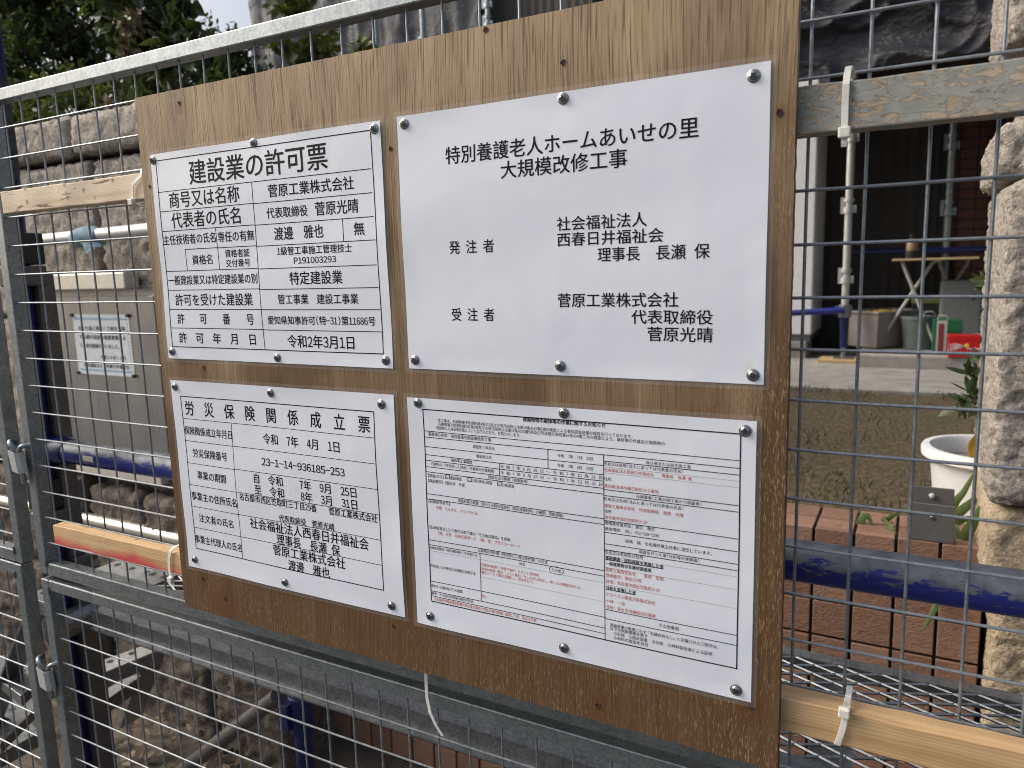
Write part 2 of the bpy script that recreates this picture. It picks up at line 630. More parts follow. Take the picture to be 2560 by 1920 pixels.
M = dict(
    ply=m_plywood(), paper=m_paper(), film=m_film(),
    ink=m_plain('black_print', (.007, .007, .008), .6, Specular_IOR_Level=.15), red=m_plain('orange_red_print', (.50, .09, .035), .6, Specular_IOR_Level=.2), gray=m_plain('thin_grey_print', (.22, .22, .23), .5),
    screw=m_plain('zinc_screw_metal', (.34, .35, .35), .22, .95), recess=m_plain('dark_recess', (.02, .02, .02), .7),
    hole=m_plain('rusty_old_hole', (.035, .014, .006), .9),
    galv=m_galv(), wire=m_galv('galvanised_wire', (.21, .235, .25), (.36, .39, .41), .6), plank=m_galv('scuffed_deck_steel', (.16, .17, .175), (.34, .35, .355), .8),
    dirtysteel=m_galv('dirty_brown_steel', (.085, .078, .075), (.16, .148, .14), .35),
    pole=m_galv('dull_white_zinc_pole', (.42, .42, .41), (.62, .62, .60), .35),
    bcrack=m_batten_cracked(), bflake=m_batten_flaked(), bred=m_batten_red(), bnew=m_batten_new(),
    tie=m_plain('milky_nylon', (.74, .73, .66), .38, 0.0, Subsurface_Weight=.25, Subsurface_Radius=(.004, .004, .003)),
    blue=m_worn_blue(), bluepaint=m_plain('dark_blue_paint', (.008, .014, .085), .38),
    ducttape=speckle('grey_cloth_tape', (.035, .035, .038), (.085, .085, .09), 120, .7),
    bluecloth=speckle('pale_blue_rag', (.15, .25, .32), (.24, .35, .42), 30, .85, bump=.5),
    granite=m_stone('rough_granite_block', (.23, .20, .165), (.345, .30, .245), (.54, .49, .42), .6, 1.0),
    rock=m_stone('brown_field_stone', (.070, .055, .043), (.125, .10, .078), (.21, .175, .138), .9, 1.0),
    pillar=m_stone('pale_split_granite', (.215, .185, .155), (.315, .28, .24), (.47, .425, .365), .8, 1.0),
    tanstone=m_stone('tan_split_stone', (.30, .23, .145), (.42, .335, .22), (.52, .43, .30), 1.0, .9),
    asphalt=speckle('dark_asphalt', (.035, .036, .038), (.065, .066, .068), 60, .9, bump=.4),
    mortar=speckle('grey_mortar', (.16, .15, .14), (.24, .23, .21), 60, .95, bump=.5),
    joint=speckle('black_joint', (.010, .009, .008), (.022, .02, .018), 60, .95, bump=.2),
    tile=m_tile(), housetile=m_house_tile(), siding=m_siding(),
    lawn=m_lawn(), soil=m_soil(),
    conc=speckle('grey_concrete', (.25, .235, .21), (.36, .345, .31), 9, .9, bump=.35, bscale=90),
    tarp=m_tarp('black_plastic_sheet', (.040, .040, .046), .36), greysheet=m_tarp('grey_mesh_sheet', (.135, .135, .142), .7),
    stainless=m_brushed(), lidsteel=m_plain('bright_steel_lid', (.74, .70, .62), .38, .55),
    white=m_plain('white_panel', (.74, .75, .75), .5), whitepot=speckle('white_glazed_pot', (.72, .73, .72), (.80, .81, .80), 12, .35, bump=0),
    whitepaint=m_plain('white_painted_steel', (.42, .41, .39), .45), lightwood=m_plain('worn_table_board', (.50, .38, .20), .45),
    tub=speckle('grey_beige_plastic', (.20, .175, .16), (.27, .24, .22), 6, .6, bump=0), dark=m_plain('dark_plastic', (.018, .018, .02), .45),
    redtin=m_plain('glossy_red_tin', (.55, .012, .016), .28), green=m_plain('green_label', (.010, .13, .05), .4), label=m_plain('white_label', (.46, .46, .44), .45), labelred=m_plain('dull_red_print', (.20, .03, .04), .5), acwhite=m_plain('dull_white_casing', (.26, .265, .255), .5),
    yellow=m_plain('yellow_print', (.75, .52, .06), .5), pink=m_plain('pale_pink_print', (.80, .62, .68), .5),
    greybox=m_plain('grey_painted_steel', (.150, .150, .148), .5, .3), bowl=m_plain('pale_blue_plastic', (.42, .48, .54), .45),
    bandblue=m_plain('pale_blue_print', (.25, .42, .55), .5), noticepaper=m_plain('notice_paper', (.70, .74, .74), .3, 0.0, Coat_Weight=.5),
    board=m_plain('plywood_offcut', (.52, .36, .18), .7), amber=m_plain('amber_label', (.24, .15, .075), .4),
    bark=speckle('bark', (.06, .045, .03), (.13, .10, .07), 30, .95, bump=.7, bdist=.01),
    hedge=m_leaf('hedge_leaf', [(.024, .048, .015), (.050, .090, .025), (.080, .128, .032), (.14, .185, .05)]),
    conifer=m_leaf('conifer_frond', [(.075, .115, .022), (.15, .21, .032), (.23, .28, .045)], .5, .4),
    vine=m_leaf('vine_leaf', [(.018, .036, .014), (.028, .055, .018), (.045, .078, .022), (.085, .110, .028)], .35, .25),
    autumn=m_leaf('yellowing_leaf', [(.035, .065, .018), (.075, .11, .025), (.14, .16, .03), (.26, .19, .03)], .4, .35),
    dryleaf=m_leaf('dry_brown_leaf', [(.12, .085, .055), (.20, .15, .10), (.26, .19, .12)], .8, .1),
    strap=m_leaf('strap_leaf', [(.075, .125, .045), (.12, .18, .06), (.16, .22, .085)], .4, .25),
    grass=m_leaf('grass_blade', [(.03, .05, .014), (.07, .09, .03), (.19, .16, .08)], .7, .2),
    orange=m_leaf('orange_yellow_leaf', [(.60, .30, .02), (.68, .38, .03)], .5, .3),
)

# what is written and ruled on each notice, in metres from its lower left corner
SHEET_TEXT = {
    'TR': [
        ('特別養護老人ホームあいせの里', 0.0654, 0.3541, 0.2461, 0.0189, 0, 0),
        ('大規模改修工事', 0.1367, 0.2824, 0.2242, 0.0182, 0, 0),
        ('発 注 者', 0.0661, 0.1249, 0.1435, 0.0146, 0, 0),
        ('社会福祉法人', 0.2028, 0.3027, 0.1629, 0.0142, 0, 0),
        ('西春日井福祉会', 0.203, 0.3199, 0.1464, 0.0142, 0, 0),
        ('理事長\u3000長瀬 保', 0.2493, 0.3664, 0.1291, 0.0143, 0, 0),
        ('受 注 者', 0.0656, 0.1232, 0.0663, 0.0144, 0, 0),
        ('菅原工業株式会社', 0.203, 0.3355, 0.082, 0.0146, 0, 0),
        ('代表取締役', 0.2862, 0.3698, 0.0646, 0.0142, 0, 0),
        ('菅原光晴', 0.3035, 0.37, 0.0472, 0.0146, 0, 0),
    ],
    'BR': [
        ('建築物等の解体等の作業に関するお知らせ', 0.1615, 0.2615, 0.2802, 0.0049, 0, 1),
        ('本工事は、石綿障害予防規則第4条の2及び大気汚染防止法第18条の15第6項の規定による事前調査結果の報告を行っております。', 0.0443, 0.2922, 0.2706, 0.0042, 0, 0),
        ('石綿障害予防規則第3条第8項及び大気汚染防止法第18条の15第5項及び同法施行規則第16条の4第二号の規定により、解体等の作業及び建築物の', 0.0445, 0.3274, 0.266, 0.0042, 0, 0),
        ('特定粉じん排出等作業について以下のとおり、お知らせします。', 0.0416, 0.1582, 0.2611, 0.0044, 0, 0),
        ('事業場の名称：城西倉庫空調設備改修工事', 0.0288, 0.1187, 0.2523, 0.0047, 0, 0),
        ('調査終了年月日', 0.093, 0.1227, 0.2424, 0.0044, 0, 0),
        ('看板表示日', 0.0975, 0.1184, 0.231, 0.0042, 0, 0),
        ('令和\u30007年\u30007月\u300023日', 0.2044, 0.247, 0.2421, 0.0041, 0, 0),
        ('令和\u30007年\u30009月\u300025日', 0.2042, 0.2469, 0.2308, 0.0042, 0, 0),
        ('解体等工事期間', 0.0614, 0.0909, 0.2224, 0.0043, 0, 0),
        ('石綿除去（特定粉じん排出）作業等の作業期間', 0.0312, 0.121, 0.2148, 0.0043, 0, 0),
        ('令 和 7 年 9 月 25 日 ～ 令 和 7 年 12 月 31 日', 0.13, 0.2576, 0.2219, 0.004, 0, 0),
        ('令 和 7 年 9 月 25 日 ～ 令 和 7 年 12 月 31 日', 0.1302, 0.2578, 0.2146, 0.004, 0, 0),
        ('【調査方法】', 0.0262, 0.049, 0.1996, 0.0044, 0, 0),
        ('書面調査', 0.0589, 0.0756, 0.2, 0.0043, 0, 0),
        ('目視(現地)調査', 0.0889, 0.1187, 0.2002, 0.0043, 0, 0),
        ('分析調査', 0.1319, 0.1485, 0.1997, 0.0042, 0, 0),
        ('レ', 0.0533, 0.0563, 0.2006, 0.0032, 1, 0),
        ('レ', 0.0846, 0.0877, 0.2008, 0.0032, 1, 0),
        ('レ', 0.1276, 0.1304, 0.2004, 0.0031, 0, 0),
        ('調査方法の概要（調査箇所）', 0.1131, 0.1666, 0.2073, 0.0042, 0, 0),
        ('【調査箇所】1階天井\u3000外壁', 0.0259, 0.0798, 0.1929, 0.0044, 0, 0),
        ('調査結果の概要（部分と石綿含有建材（特定建築材料）の種類、判断根拠）', 0.0692, 0.2107, 0.1727, 0.0044, 0, 0),
        ('【石綿含有あり】', 0.0257, 0.057, 0.1666, 0.0047, 0, 0),
        ('外壁\u3000モルタル\u3000クリソタイル', 0.0366, 0.0968, 0.1596, 0.0044, 1, 0),
        ('【石綿含有なし】〇数字は右下欄の「その他の事項」を参照', 0.0256, 0.14, 0.1329, 0.0046, 0, 0),
        ('1階\u3000天井\u3000化粧石膏ボード\u30001階\u3000壁\u3000プラスターボード', 0.0375, 0.1529, 0.1267, 0.0046, 1, 0),
        ('石綿除去等作業（特定粉じん排出等作業）の方法', 0.0943, 0.1886, 0.113, 0.0043, 0, 0),
        ('石綿含有建材（特定建築材料）の処理方法', 0.0234, 0.0928, 0.1058, 0.0039, 0, 0),
        ('除去', 0.1512, 0.159, 0.1054, 0.0037, 0, 0),
        ('その他', 0.1939, 0.2054, 0.1052, 0.0042, 0, 0),
        ('特定粉じんの排出又は飛散の抑制方法', 0.0236, 0.0897, 0.0817, 0.0042, 0, 0),
        ('石綿含有建材（外壁下地材：セメント系材料）', 0.0984, 0.1772, 0.0952, 0.004, 1, 0),
        ('湿潤化処理（散水・ミスト養生）をしながら除去し、粉じんの飛散を抑える。', 0.0983, 0.2313, 0.09, 0.0039, 1, 0),
        ('養生シートで養生(隔離)し、除去を行う。', 0.0985, 0.1699, 0.0855, 0.004, 1, 0),
        ('使用する資材及びその種類', 0.0238, 0.0702, 0.0549, 0.0042, 0, 0),
        ('無し', 0.0982, 0.1056, 0.0549, 0.0039, 1, 0),
        ('備考：その他の条例等の届出年月日', 0.0238, 0.0856, 0.045, 0.004, 0, 0),
        ('名古屋西労働基準監督署の安全衛生課及び西区公害対策課に確認した所、届出は不要', 0.0276, 0.1722, 0.038, 0.0041, 1, 0),
        ('発注者または自主施工者', 0.307, 0.3549, 0.2441, 0.0038, 0, 0),
        ('氏名又は名称(法人にあっては代表者の氏名)', 0.2599, 0.3469, 0.2381, 0.0039, 0, 0),
        ('社会福祉法人西春日井福祉会\u3000\u3000理事長\u3000長瀬 保', 0.2602, 0.356, 0.2315, 0.0039, 1, 0),
        ('住所', 0.2599, 0.2682, 0.2214, 0.0038, 0, 0),
        ('愛知県清須市春日新町９５番地', 0.2603, 0.3208, 0.2135, 0.004, 1, 0),
        ('元請業者(工事の施工者かつ調査者)', 0.2961, 0.3659, 0.2058, 0.0039, 0, 0),
        ('氏名又は名称(法人にあっては代表者の氏名)', 0.26, 0.3472, 0.1987, 0.004, 0, 0),
        ('菅原工業株式会社\u3000代表取締役\u3000菅原\u3000光晴', 0.2601, 0.3473, 0.1911, 0.004, 1, 0),
        ('住所', 0.2601, 0.2683, 0.1849, 0.0039, 0, 0),
        ('名古屋市西区笠取町3-29', 0.2603, 0.308, 0.1781, 0.004, 1, 0),
        ('現場責任者氏名：渡辺\u3000雅也', 0.2601, 0.3165, 0.1714, 0.004, 0, 0),
        ('連絡場所\u3000TEL：052-529-5290', 0.2602, 0.3217, 0.1649, 0.004, 0, 0),
        ('染葉\u3000誠\u3000を石綿作業主任者に選任しています。', 0.2837, 0.3773, 0.154, 0.0042, 0, 0),
        ('調査を行った者(分析等の実施者)', 0.299, 0.3642, 0.1441, 0.004, 0, 0),
        ('氏名又は名称及び住所', 0.2606, 0.3039, 0.1378, 0.0044, 0, 0),
        ('事前調査・試料採取を実施した者', 0.2605, 0.3261, 0.1312, 0.0044, 0, 1),
        ('一般建築物含有建材調査者', 0.2608, 0.3129, 0.1249, 0.0044, 0, 1),
        ('菅原工業株式会社\u3000\u3000菅原\u3000宏樹', 0.2607, 0.3264, 0.1177, 0.0044, 1, 0),
        ('登録番号：第00133号', 0.261, 0.302, 0.1112, 0.0044, 1, 0),
        ('住所：名古屋市西区笠取町3-29', 0.261, 0.3223, 0.1042, 0.0044, 1, 0),
        ('分析を実施した者', 0.2609, 0.2956, 0.0965, 0.0045, 0, 1),
        ('アスベスト調査分析株式会社', 0.2612, 0.3177, 0.0889, 0.0045, 1, 0),
        ('小林\u3000一也', 0.2612, 0.283, 0.0812, 0.0043, 1, 0),
        ('住所：長久手市横道2005番地', 0.2611, 0.3181, 0.0741, 0.0045, 1, 0),
        ('その他事項', 0.3219, 0.3436, 0.065, 0.0044, 0, 0),
        ('調査結果の概要に示す「石綿含有なし」に記載された〇数字は、', 0.2658, 0.3855, 0.0534, 0.0042, 0, 0),
        ('以下の判断根拠を表す', 0.2658, 0.3092, 0.0492, 0.0043, 0, 0),
        ('①目視\u3000②設計図書\u3000③分析\u3000④材料製造者による証明', 0.27, 0.3793, 0.0442, 0.0042, 0, 0),
        ('⑤材料の製造年月日', 0.27, 0.3092, 0.039, 0.0043, 0, 0),
    ],
    'TL': [
        ('建設業の許可票', 0.0804, 0.3343, 0.2643, 0.032, 0, 0),
        ('商号又は名称', 0.0328, 0.1758, 0.2294, 0.0217, 0, 0),
        ('菅原工業株式会社', 0.2292, 0.3738, 0.2286, 0.016, 0, 0),
        ('代表者の氏名', 0.0334, 0.1744, 0.201, 0.0219, 0, 0),
        ('代表取締役', 0.2232, 0.2947, 0.2002, 0.0136, 0, 0),
        ('菅原光晴', 0.3079, 0.3786, 0.2008, 0.0167, 0, 0),
        ('主任技術者の氏名', 0.0112, 0.1222, 0.1739, 0.0139, 0, 0),
        ('専任の有無', 0.1273, 0.1972, 0.1735, 0.0139, 0, 0),
        ('渡邊\u3000雅也', 0.234, 0.3192, 0.173, 0.0165, 0, 0),
        ('無', 0.3697, 0.3863, 0.1728, 0.0156, 0, 0),
        ('資格名', 0.0688, 0.1109, 0.1439, 0.0133, 0, 0),
        ('資格者証', 0.1381, 0.1863, 0.1506, 0.0107, 0, 0),
        ('交付番号', 0.1379, 0.1861, 0.1373, 0.0104, 0, 0),
        ('1級管工事施工管理技士', 0.2376, 0.3645, 0.1502, 0.0106, 0, 0),
        ('P191003293', 0.2665, 0.3378, 0.1372, 0.0093, 0, 0),
        ('一般建設業又は特定建設業の別', 0.0136, 0.1975, 0.1156, 0.0133, 0, 0),
        ('特定建設業', 0.257, 0.3465, 0.1143, 0.0166, 0, 0),
        ('許可を受けた建設業', 0.0256, 0.1854, 0.0871, 0.0168, 0, 0),
        ('管工事業\u3000建設工事業', 0.2335, 0.37, 0.0867, 0.0128, 0, 0),
        ('許\u3000\u3000可\u3000\u3000番\u3000\u3000号', 0.0272, 0.1842, 0.0596, 0.0152, 0, 0),
        ('愛知県知事許可(特-31)第11686号', 0.2116, 0.3947, 0.0587, 0.0115, 0, 0),
        ('許\u3000可\u3000年\u3000月\u3000日', 0.0274, 0.1841, 0.0316, 0.0154, 0, 0),
        ('令和2年3月1日', 0.2446, 0.3591, 0.0307, 0.017, 0, 0),
    ],
    'BL': [
        ('労\u3000災\u3000保\u3000険\u3000関\u3000係\u3000成\u3000立\u3000票', 0.0274, 0.3792, 0.2552, 0.0216, 0, 0),
        ('保険関係成立年月日', 0.0203, 0.122, 0.2205, 0.0128, 0, 0),
        ('令和\u30007年\u30004月\u30001日', 0.1845, 0.3262, 0.2209, 0.015, 0, 0),
        ('労災保険番号', 0.034, 0.1088, 0.1864, 0.013, 0, 0),
        ('23-1-14-936185-253', 0.1791, 0.3323, 0.187, 0.0126, 0, 0),
        ('事業の期間', 0.0399, 0.1027, 0.1523, 0.0131, 0, 0),
        ('自\u3000令和\u3000\u30007年\u30009月\u300025日', 0.1613, 0.35, 0.1609, 0.0142, 0, 0),
        ('至\u3000令和\u3000\u30008年\u30003月\u300031日', 0.1612, 0.3498, 0.1442, 0.0143, 0, 0),
        ('事業主の住所氏名', 0.0218, 0.1214, 0.1178, 0.0133, 0, 0),
        ('名古屋市西区笠取町三丁目29番\u3000\u3000菅原工業株式会社', 0.1286, 0.3827, 0.1296, 0.0111, 0, 0),
        ('注文者の氏名', 0.0337, 0.1087, 0.0834, 0.0127, 0, 0),
        ('代表取締役\u3000菅原光晴', 0.2043, 0.3063, 0.1068, 0.0101, 0, 0),
        ('社会福祉法人西春日井福祉会', 0.1451, 0.365, 0.0915, 0.0162, 0, 0),
        ('理事長\u3000長瀬 保', 0.1968, 0.3141, 0.0744, 0.0154, 0, 0),
        ('事業主代理人の氏名', 0.0192, 0.1226, 0.048, 0.0129, 0, 0),
        ('菅原工業株式会社', 0.1884, 0.3222, 0.0573, 0.0155, 0, 0),
        ('渡邊\u3000雅也', 0.2166, 0.2933, 0.039, 0.0156, 0, 0),
    ],
}
SHEET_LINES = {
    'TR': [],
    'BR': [(0.0229, 0.2827, 0.4044, 0.2827, 1.3), (0.4045, 0.2821, 0.4045, 0.033, 1.3), (0.4046, 0.0338, 0.0229, 0.0338, 1.3), (0.0229, 0.0346, 0.0229, 0.2832, 1.3), (0.0236, 0.2556, 0.4041, 0.2556, 0.8), (0.0236, 0.2478, 0.4038, 0.2478, 0.8), (0.0238, 0.2358, 0.2587, 0.2358, 0.8), (0.0233, 0.2255, 0.2587, 0.2255, 0.8), (0.0234, 0.2184, 0.2588, 0.2184, 0.8), (0.0234, 0.2103, 0.259, 0.2103, 0.8), (0.0237, 0.2038, 0.259, 0.2038, 0.8), (0.0235, 0.1757, 0.2595, 0.1757, 0.8), (0.0235, 0.1691, 0.2592, 0.1691, 0.8), (0.0231, 0.1156, 0.2596, 0.1156, 0.8), (0.0232, 0.1091, 0.2596, 0.1091, 0.8), (0.0231, 0.1013, 0.2598, 0.1013, 0.4), (0.0231, 0.0608, 0.2606, 0.0608, 0.8), (0.0983, 0.079, 0.2602, 0.079, 0.4), (0.0233, 0.0478, 0.2605, 0.0478, 0.8), (0.0233, 0.0411, 0.2605, 0.0411, 0.8), (0.1926, 0.2482, 0.1926, 0.2261, 0.8), (0.1289, 0.2261, 0.1289, 0.211, 0.8), (0.0972, 0.1094, 0.0972, 0.0484, 0.8), (0.2595, 0.2479, 0.2595, 0.0331, 0.8), (0.2591, 0.2409, 0.4038, 0.2409, 0.8), (0.259, 0.2345, 0.4038, 0.2345, 0.4), (0.2592, 0.2279, 0.4037, 0.2279, 0.4), (0.259, 0.209, 0.4038, 0.209, 0.8), (0.2592, 0.2023, 0.4035, 0.2023, 0.8), (0.2593, 0.1738, 0.4034, 0.1738, 0.8), (0.2594, 0.1603, 0.4034, 0.1603, 0.8), (0.2596, 0.147, 0.4036, 0.147, 0.8), (0.2596, 0.1402, 0.4034, 0.1402, 0.8), (0.2599, 0.1334, 0.4033, 0.1334, 0.4), (0.2607, 0.1197, 0.4035, 0.1197, 0.4), (0.2606, 0.0996, 0.4036, 0.0996, 0.4), (0.2605, 0.0705, 0.404, 0.0705, 0.8), (0.2604, 0.0595, 0.4042, 0.0595, 0.8), (0.2605, 0.1289, 0.3261, 0.1289, 0.8), (0.2609, 0.0942, 0.2956, 0.0942, 0.8), (0.0518, 0.2032, 0.0577, 0.2032, 0.7), (0.0578, 0.2033, 0.0578, 0.1983, 0.7), (0.0578, 0.1982, 0.0519, 0.1982, 0.7), (0.0518, 0.198, 0.0518, 0.203, 0.7), (0.0833, 0.2032, 0.089, 0.2032, 0.7), (0.0891, 0.2033, 0.0891, 0.1986, 0.7), (0.0891, 0.1985, 0.0834, 0.1985, 0.7), (0.0833, 0.1983, 0.0833, 0.203, 0.7), (0.1259, 0.2027, 0.1317, 0.2027, 0.7), (0.1317, 0.2028, 0.1317, 0.1982, 0.7), (0.1318, 0.198, 0.126, 0.198, 0.7), (0.126, 0.1979, 0.126, 0.2025, 0.7)],
    'TL': [(0.0113, 0.2868, 0.4047, 0.2868, 1.3), (0.405, 0.2868, 0.405, 0.018, 1.3), (0.4053, 0.0178, 0.0107, 0.0178, 1.3), (0.011, 0.0176, 0.011, 0.2867, 1.3), (0.0101, 0.2426, 0.4022, 0.2426, 1), (0.0095, 0.2149, 0.1994, 0.2149, 1), (0.1994, 0.2145, 0.4015, 0.2145, 1), (0.0109, 0.1868, 0.1994, 0.1868, 1), (0.1994, 0.1862, 0.4022, 0.1862, 1), (0.1998, 0.1582, 0.4028, 0.1582, 1), (0.1245, 0.1591, 0.1998, 0.1591, 1), (0.0564, 0.1594, 0.1245, 0.1594, 1), (0.0105, 0.1289, 0.2011, 0.1289, 1), (0.2011, 0.128, 0.4029, 0.128, 1), (0.0107, 0.1013, 0.2016, 0.1013, 1), (0.2016, 0.1003, 0.4035, 0.1003, 1), (0.0112, 0.0732, 0.2021, 0.0732, 1), (0.2021, 0.073, 0.4042, 0.073, 1), (0.0105, 0.0458, 0.2023, 0.0458, 1), (0.2023, 0.0454, 0.4044, 0.0454, 1), (0.2007, 0.2419, 0.2007, 0.0189, 1), (0.1241, 0.1866, 0.1241, 0.1593, 1), (0.1244, 0.1593, 0.1244, 0.1286, 1), (0.0564, 0.1596, 0.0564, 0.1291, 1), (0.3522, 0.1859, 0.3522, 0.1589, 1)],
    'BL': [(0.0198, 0.2727, 0.3867, 0.2727, 1.3), (0.3866, 0.2726, 0.3866, 0.0318, 1.3), (0.3866, 0.0318, 0.0198, 0.0318, 1.3), (0.0198, 0.0318, 0.0198, 0.2729, 1.3), (0.0197, 0.2386, 0.3868, 0.2386, 0.8), (0.02, 0.2041, 0.1233, 0.2041, 0.8), (0.1233, 0.2044, 0.3868, 0.2044, 0.8), (0.02, 0.1694, 0.1236, 0.1694, 0.8), (0.1236, 0.1702, 0.3867, 0.1702, 0.8), (0.0197, 0.1351, 0.124, 0.1351, 0.8), (0.124, 0.1356, 0.3867, 0.1356, 0.8), (0.0198, 0.1006, 0.1241, 0.1006, 0.8), (0.1241, 0.1011, 0.3866, 0.1011, 0.8), (0.02, 0.0663, 0.1237, 0.0663, 0.8), (0.1237, 0.0666, 0.3865, 0.0666, 0.8), (0.1227, 0.2376, 0.1227, 0.0313, 0.8)],
}
SHEET_SCREWS = {
    'TR': [(0.0102, 0.2874), (0.2135, 0.2899), (0.4045, 0.2855), (0.0098, 0.0108), (0.2047, 0.0105), (0.4094, 0.009)],
    'BR': [(0.0163, 0.2904), (0.2127, 0.2907), (0.4087, 0.2864), (0.0203, 0.0131), (0.2079, 0.0119), (0.4043, 0.01)],
    'TL': [(0.0057, 0.2883), (0.2092, 0.2922), (0.4106, 0.2879), (0.0096, 0.0105), (0.2232, 0.0076), (0.4087, 0.0099)],
    'BL': [(0.0096, 0.2867), (0.2071, 0.2878), (0.3995, 0.2834), (0.015, 0.0131), (0.2077, 0.0111), (0.3982, 0.0126)],
}


# ---------------------------------------------------------------- the ground and the large structure
GZ = -1.63          # street level
LZ = -0.58          # lawn behind the retaining wall


def bumpy(x0, x1, y0, y1, z, nx, ny, amp, seed=0.0):
    mb = MB()

    def fn(u, v):
        x, y = x0 + (x1 - x0) * u, y0 + (y1 - y0) * v
        return (x, y, z + amp * noise.fractal(Vector((x * 1.7 + seed, y * 1.7, seed)), 1.0, 2.0, 4))
    return mb.grid(fn, nx, ny)


g = bumpy(-60, 60, -60, 90, GZ - .06, 6, 6, 0).build('ground', M['asphalt'])
g['kind'] = 'structure'
g = bumpy(-4.5, 2.5, -.15, 1.3, GZ, 140, 40, .012, 3.0).build('pavement', M['soil'])
g['kind'] = 'structure'
mb = bumpy(-1.4, 4.5, 1.40, 3.70, LZ - .004, 120, 60, .010, 5.0)
g = mb.build('lawn', M['lawn'])
g['kind'] = 'structure'
g = MB().box(-1.4, 4.5, 1.40, 9.0, -1.5, LZ - .03).build('terrain', M['soil'])
g['kind'] = 'structure'
g = MB().box(-7.0, 4.5, 3.62, 9.0, -.80, LZ + .008).build('concrete_apron', M['conc'])
g['kind'] = 'structure'
g = MB().box(.205, 4.5, 4.55, 9.0, -.75, -.490).build('doorstep', M['conc'], bevel=.008)
g['kind'] = 'structure'
g = bumpy(-9.0, -1.45, 1.26, 4.0, .47, 60, 24, .03, 8.0).build('planting_bed', M['soil'])
g['kind'] = 'structure'

# grass that nobody could count
gv, gf = [], []
for i in range(2600):
    if rnd.random() < .62:
        x, y = rnd.uniform(-.3, 1.6), 1.50 + abs(rnd.gauss(0, .55))
    else:
        x, y = rnd.uniform(-.6, 1.6), 3.62 - abs(rnd.gauss(0, .30))
    if noise.noise(Vector((x * 3.1, y * 3.1, 2))) < -.05:
        continue
    h = rnd.uniform(.010, .032)
    a = rnd.uniform(0, 6.28)
    dx, dy = math.cos(a), math.sin(a)
    w = .0022
    lean = rnd.uniform(.2, 1.1) * h
    n = len(gv)
    gv += [(x - dy * w, y + dx * w, LZ - .005), (x + dy * w, y - dx * w, LZ - .005), (x + dx * lean * .4 + dy * w * .7, y + dy * lean * .4 - dx * w * .7, LZ + h * .6), (x + dx * lean, y + dy * lean, LZ + h)]
    gf += [(n, n + 1, n + 2), (n, n + 2, n + 3)]
gm = MB()
gm.add(gv, gf)
go = gm.build('grass', M['grass'])
tag(go, 'short patchy grass growing on the dry brown lawn', 'grass', kind='stuff')


# -- stones ---------------------------------------------------------------
def rock_mb(x0, x1, y0, y1, z0, z1, seed, amp=.018, res=.03, rnd_c=.03, freq=6.0, lump=1.0):
    """a block of stone: a gridded box with rounded, chipped and lumpy faces"""
    mb = MB()
    c = Vector(((x0 + x1) / 2, (y0 + y1) / 2, (z0 + z1) / 2))
    hx, hy, hz = (x1 - x0) / 2, (y1 - y0) / 2, (z1 - z0) / 2

    def shape(p):
        q = Vector(p)
        inner = Vector((max(-hx + rnd_c, min(hx - rnd_c, q.x)), max(-hy + rnd_c, min(hy - rnd_c, q.y)), max(-hz + rnd_c, min(hz - rnd_c, q.z))))
        d = q - inner
        if d.length > 1e-9:
            q = inner + d.normalized() * min(d.length, rnd_c)
        w = c + q
        nrm = (d.normalized() if d.length > 1e-9 else Vector((0, 0, 0)))
        s = Vector((seed * 3.7, seed * 1.3, seed * 7.1))
        k = lump * noise.fractal(w * freq + s, .9, 2.1, 5) + .8 * noise.fractal(w * freq * 5.5 + s, .7, 2.0, 4)
        return w + nrm * amp * k

    def face(o, u, v, nu, nv):
        mb.grid(lambda a, b: shape(o + u * a + v * b), max(2, nu), max(2, nv))
    nx, ny, nz = int(2 * hx / res), int(2 * hy / res), int(2 * hz / res)
    X, Y, Z = Vector((2 * hx, 0, 0)), Vector((0, 2 * hy, 0)), Vector((0, 0, 2 * hz))
    o = Vector((-hx, -hy, -hz))
    face(o, X, Z, nx, nz)
    face(o + Y + X, -X, Z, nx, nz)
    face(o + Y, -Y, Z, ny, nz)
    face(o + X, Y, Z, ny, nz)
    face(o + Z, X, Y, nx, ny)
    face(o + Y, X, -Y, nx, ny)
    return mb


def stone_part(root, name, dims, seed, mat, **kw):
    return rock_mb(*dims, seed, **kw).build(name, mat, root, sharp=180)


wall = thing('stone_wall', (-3.0, 1.05, GZ), 'rough faced granite block wall with rounded cap stones behind the left side of the fence', 'wall')
MB().box(-6.0, -1.34, 1.10, 1.34, GZ, .57).build('mortar', M['mortar'], wall)
sd = 1
for x0, x1 in ((-6.0, -5.1), (-5.09, -4.28), (-4.27, -3.55), (-3.54, -2.93), (-2.92, -2.27), (-2.255, -1.60), (-1.59, -1.32)):
    stone_part(wall, 'cap_stone', (x0, x1, 1.02, 1.38, .583, .725), sd, M['granite'], amp=.010, res=.015, rnd_c=.03, lump=.6)
    sd += 1
for x0, x1 in ((-6.0, -5.0), (-4.98, -4.1), (-4.08, -3.25), (-3.23, -2.20), (-2.17, -1.33)):
    stone_part(wall, 'granite_block', (x0, x1, 1.045, 1.3, -.02, .560), sd, M['granite'], amp=.013, res=.015, rnd_c=.018, lump=.5)
    sd += 1
for x0, x1 in ((-6.0, -4.9), (-4.88, -3.8), (-3.78, -2.66), (-1.73, -1.33)):
    stone_part(wall, 'granite_block', (x0, x1, 1.045, 1.3, -.66, -.035), sd, M['granite'], amp=.013, res=.02, rnd_c=.018, lump=.5)
    sd += 1
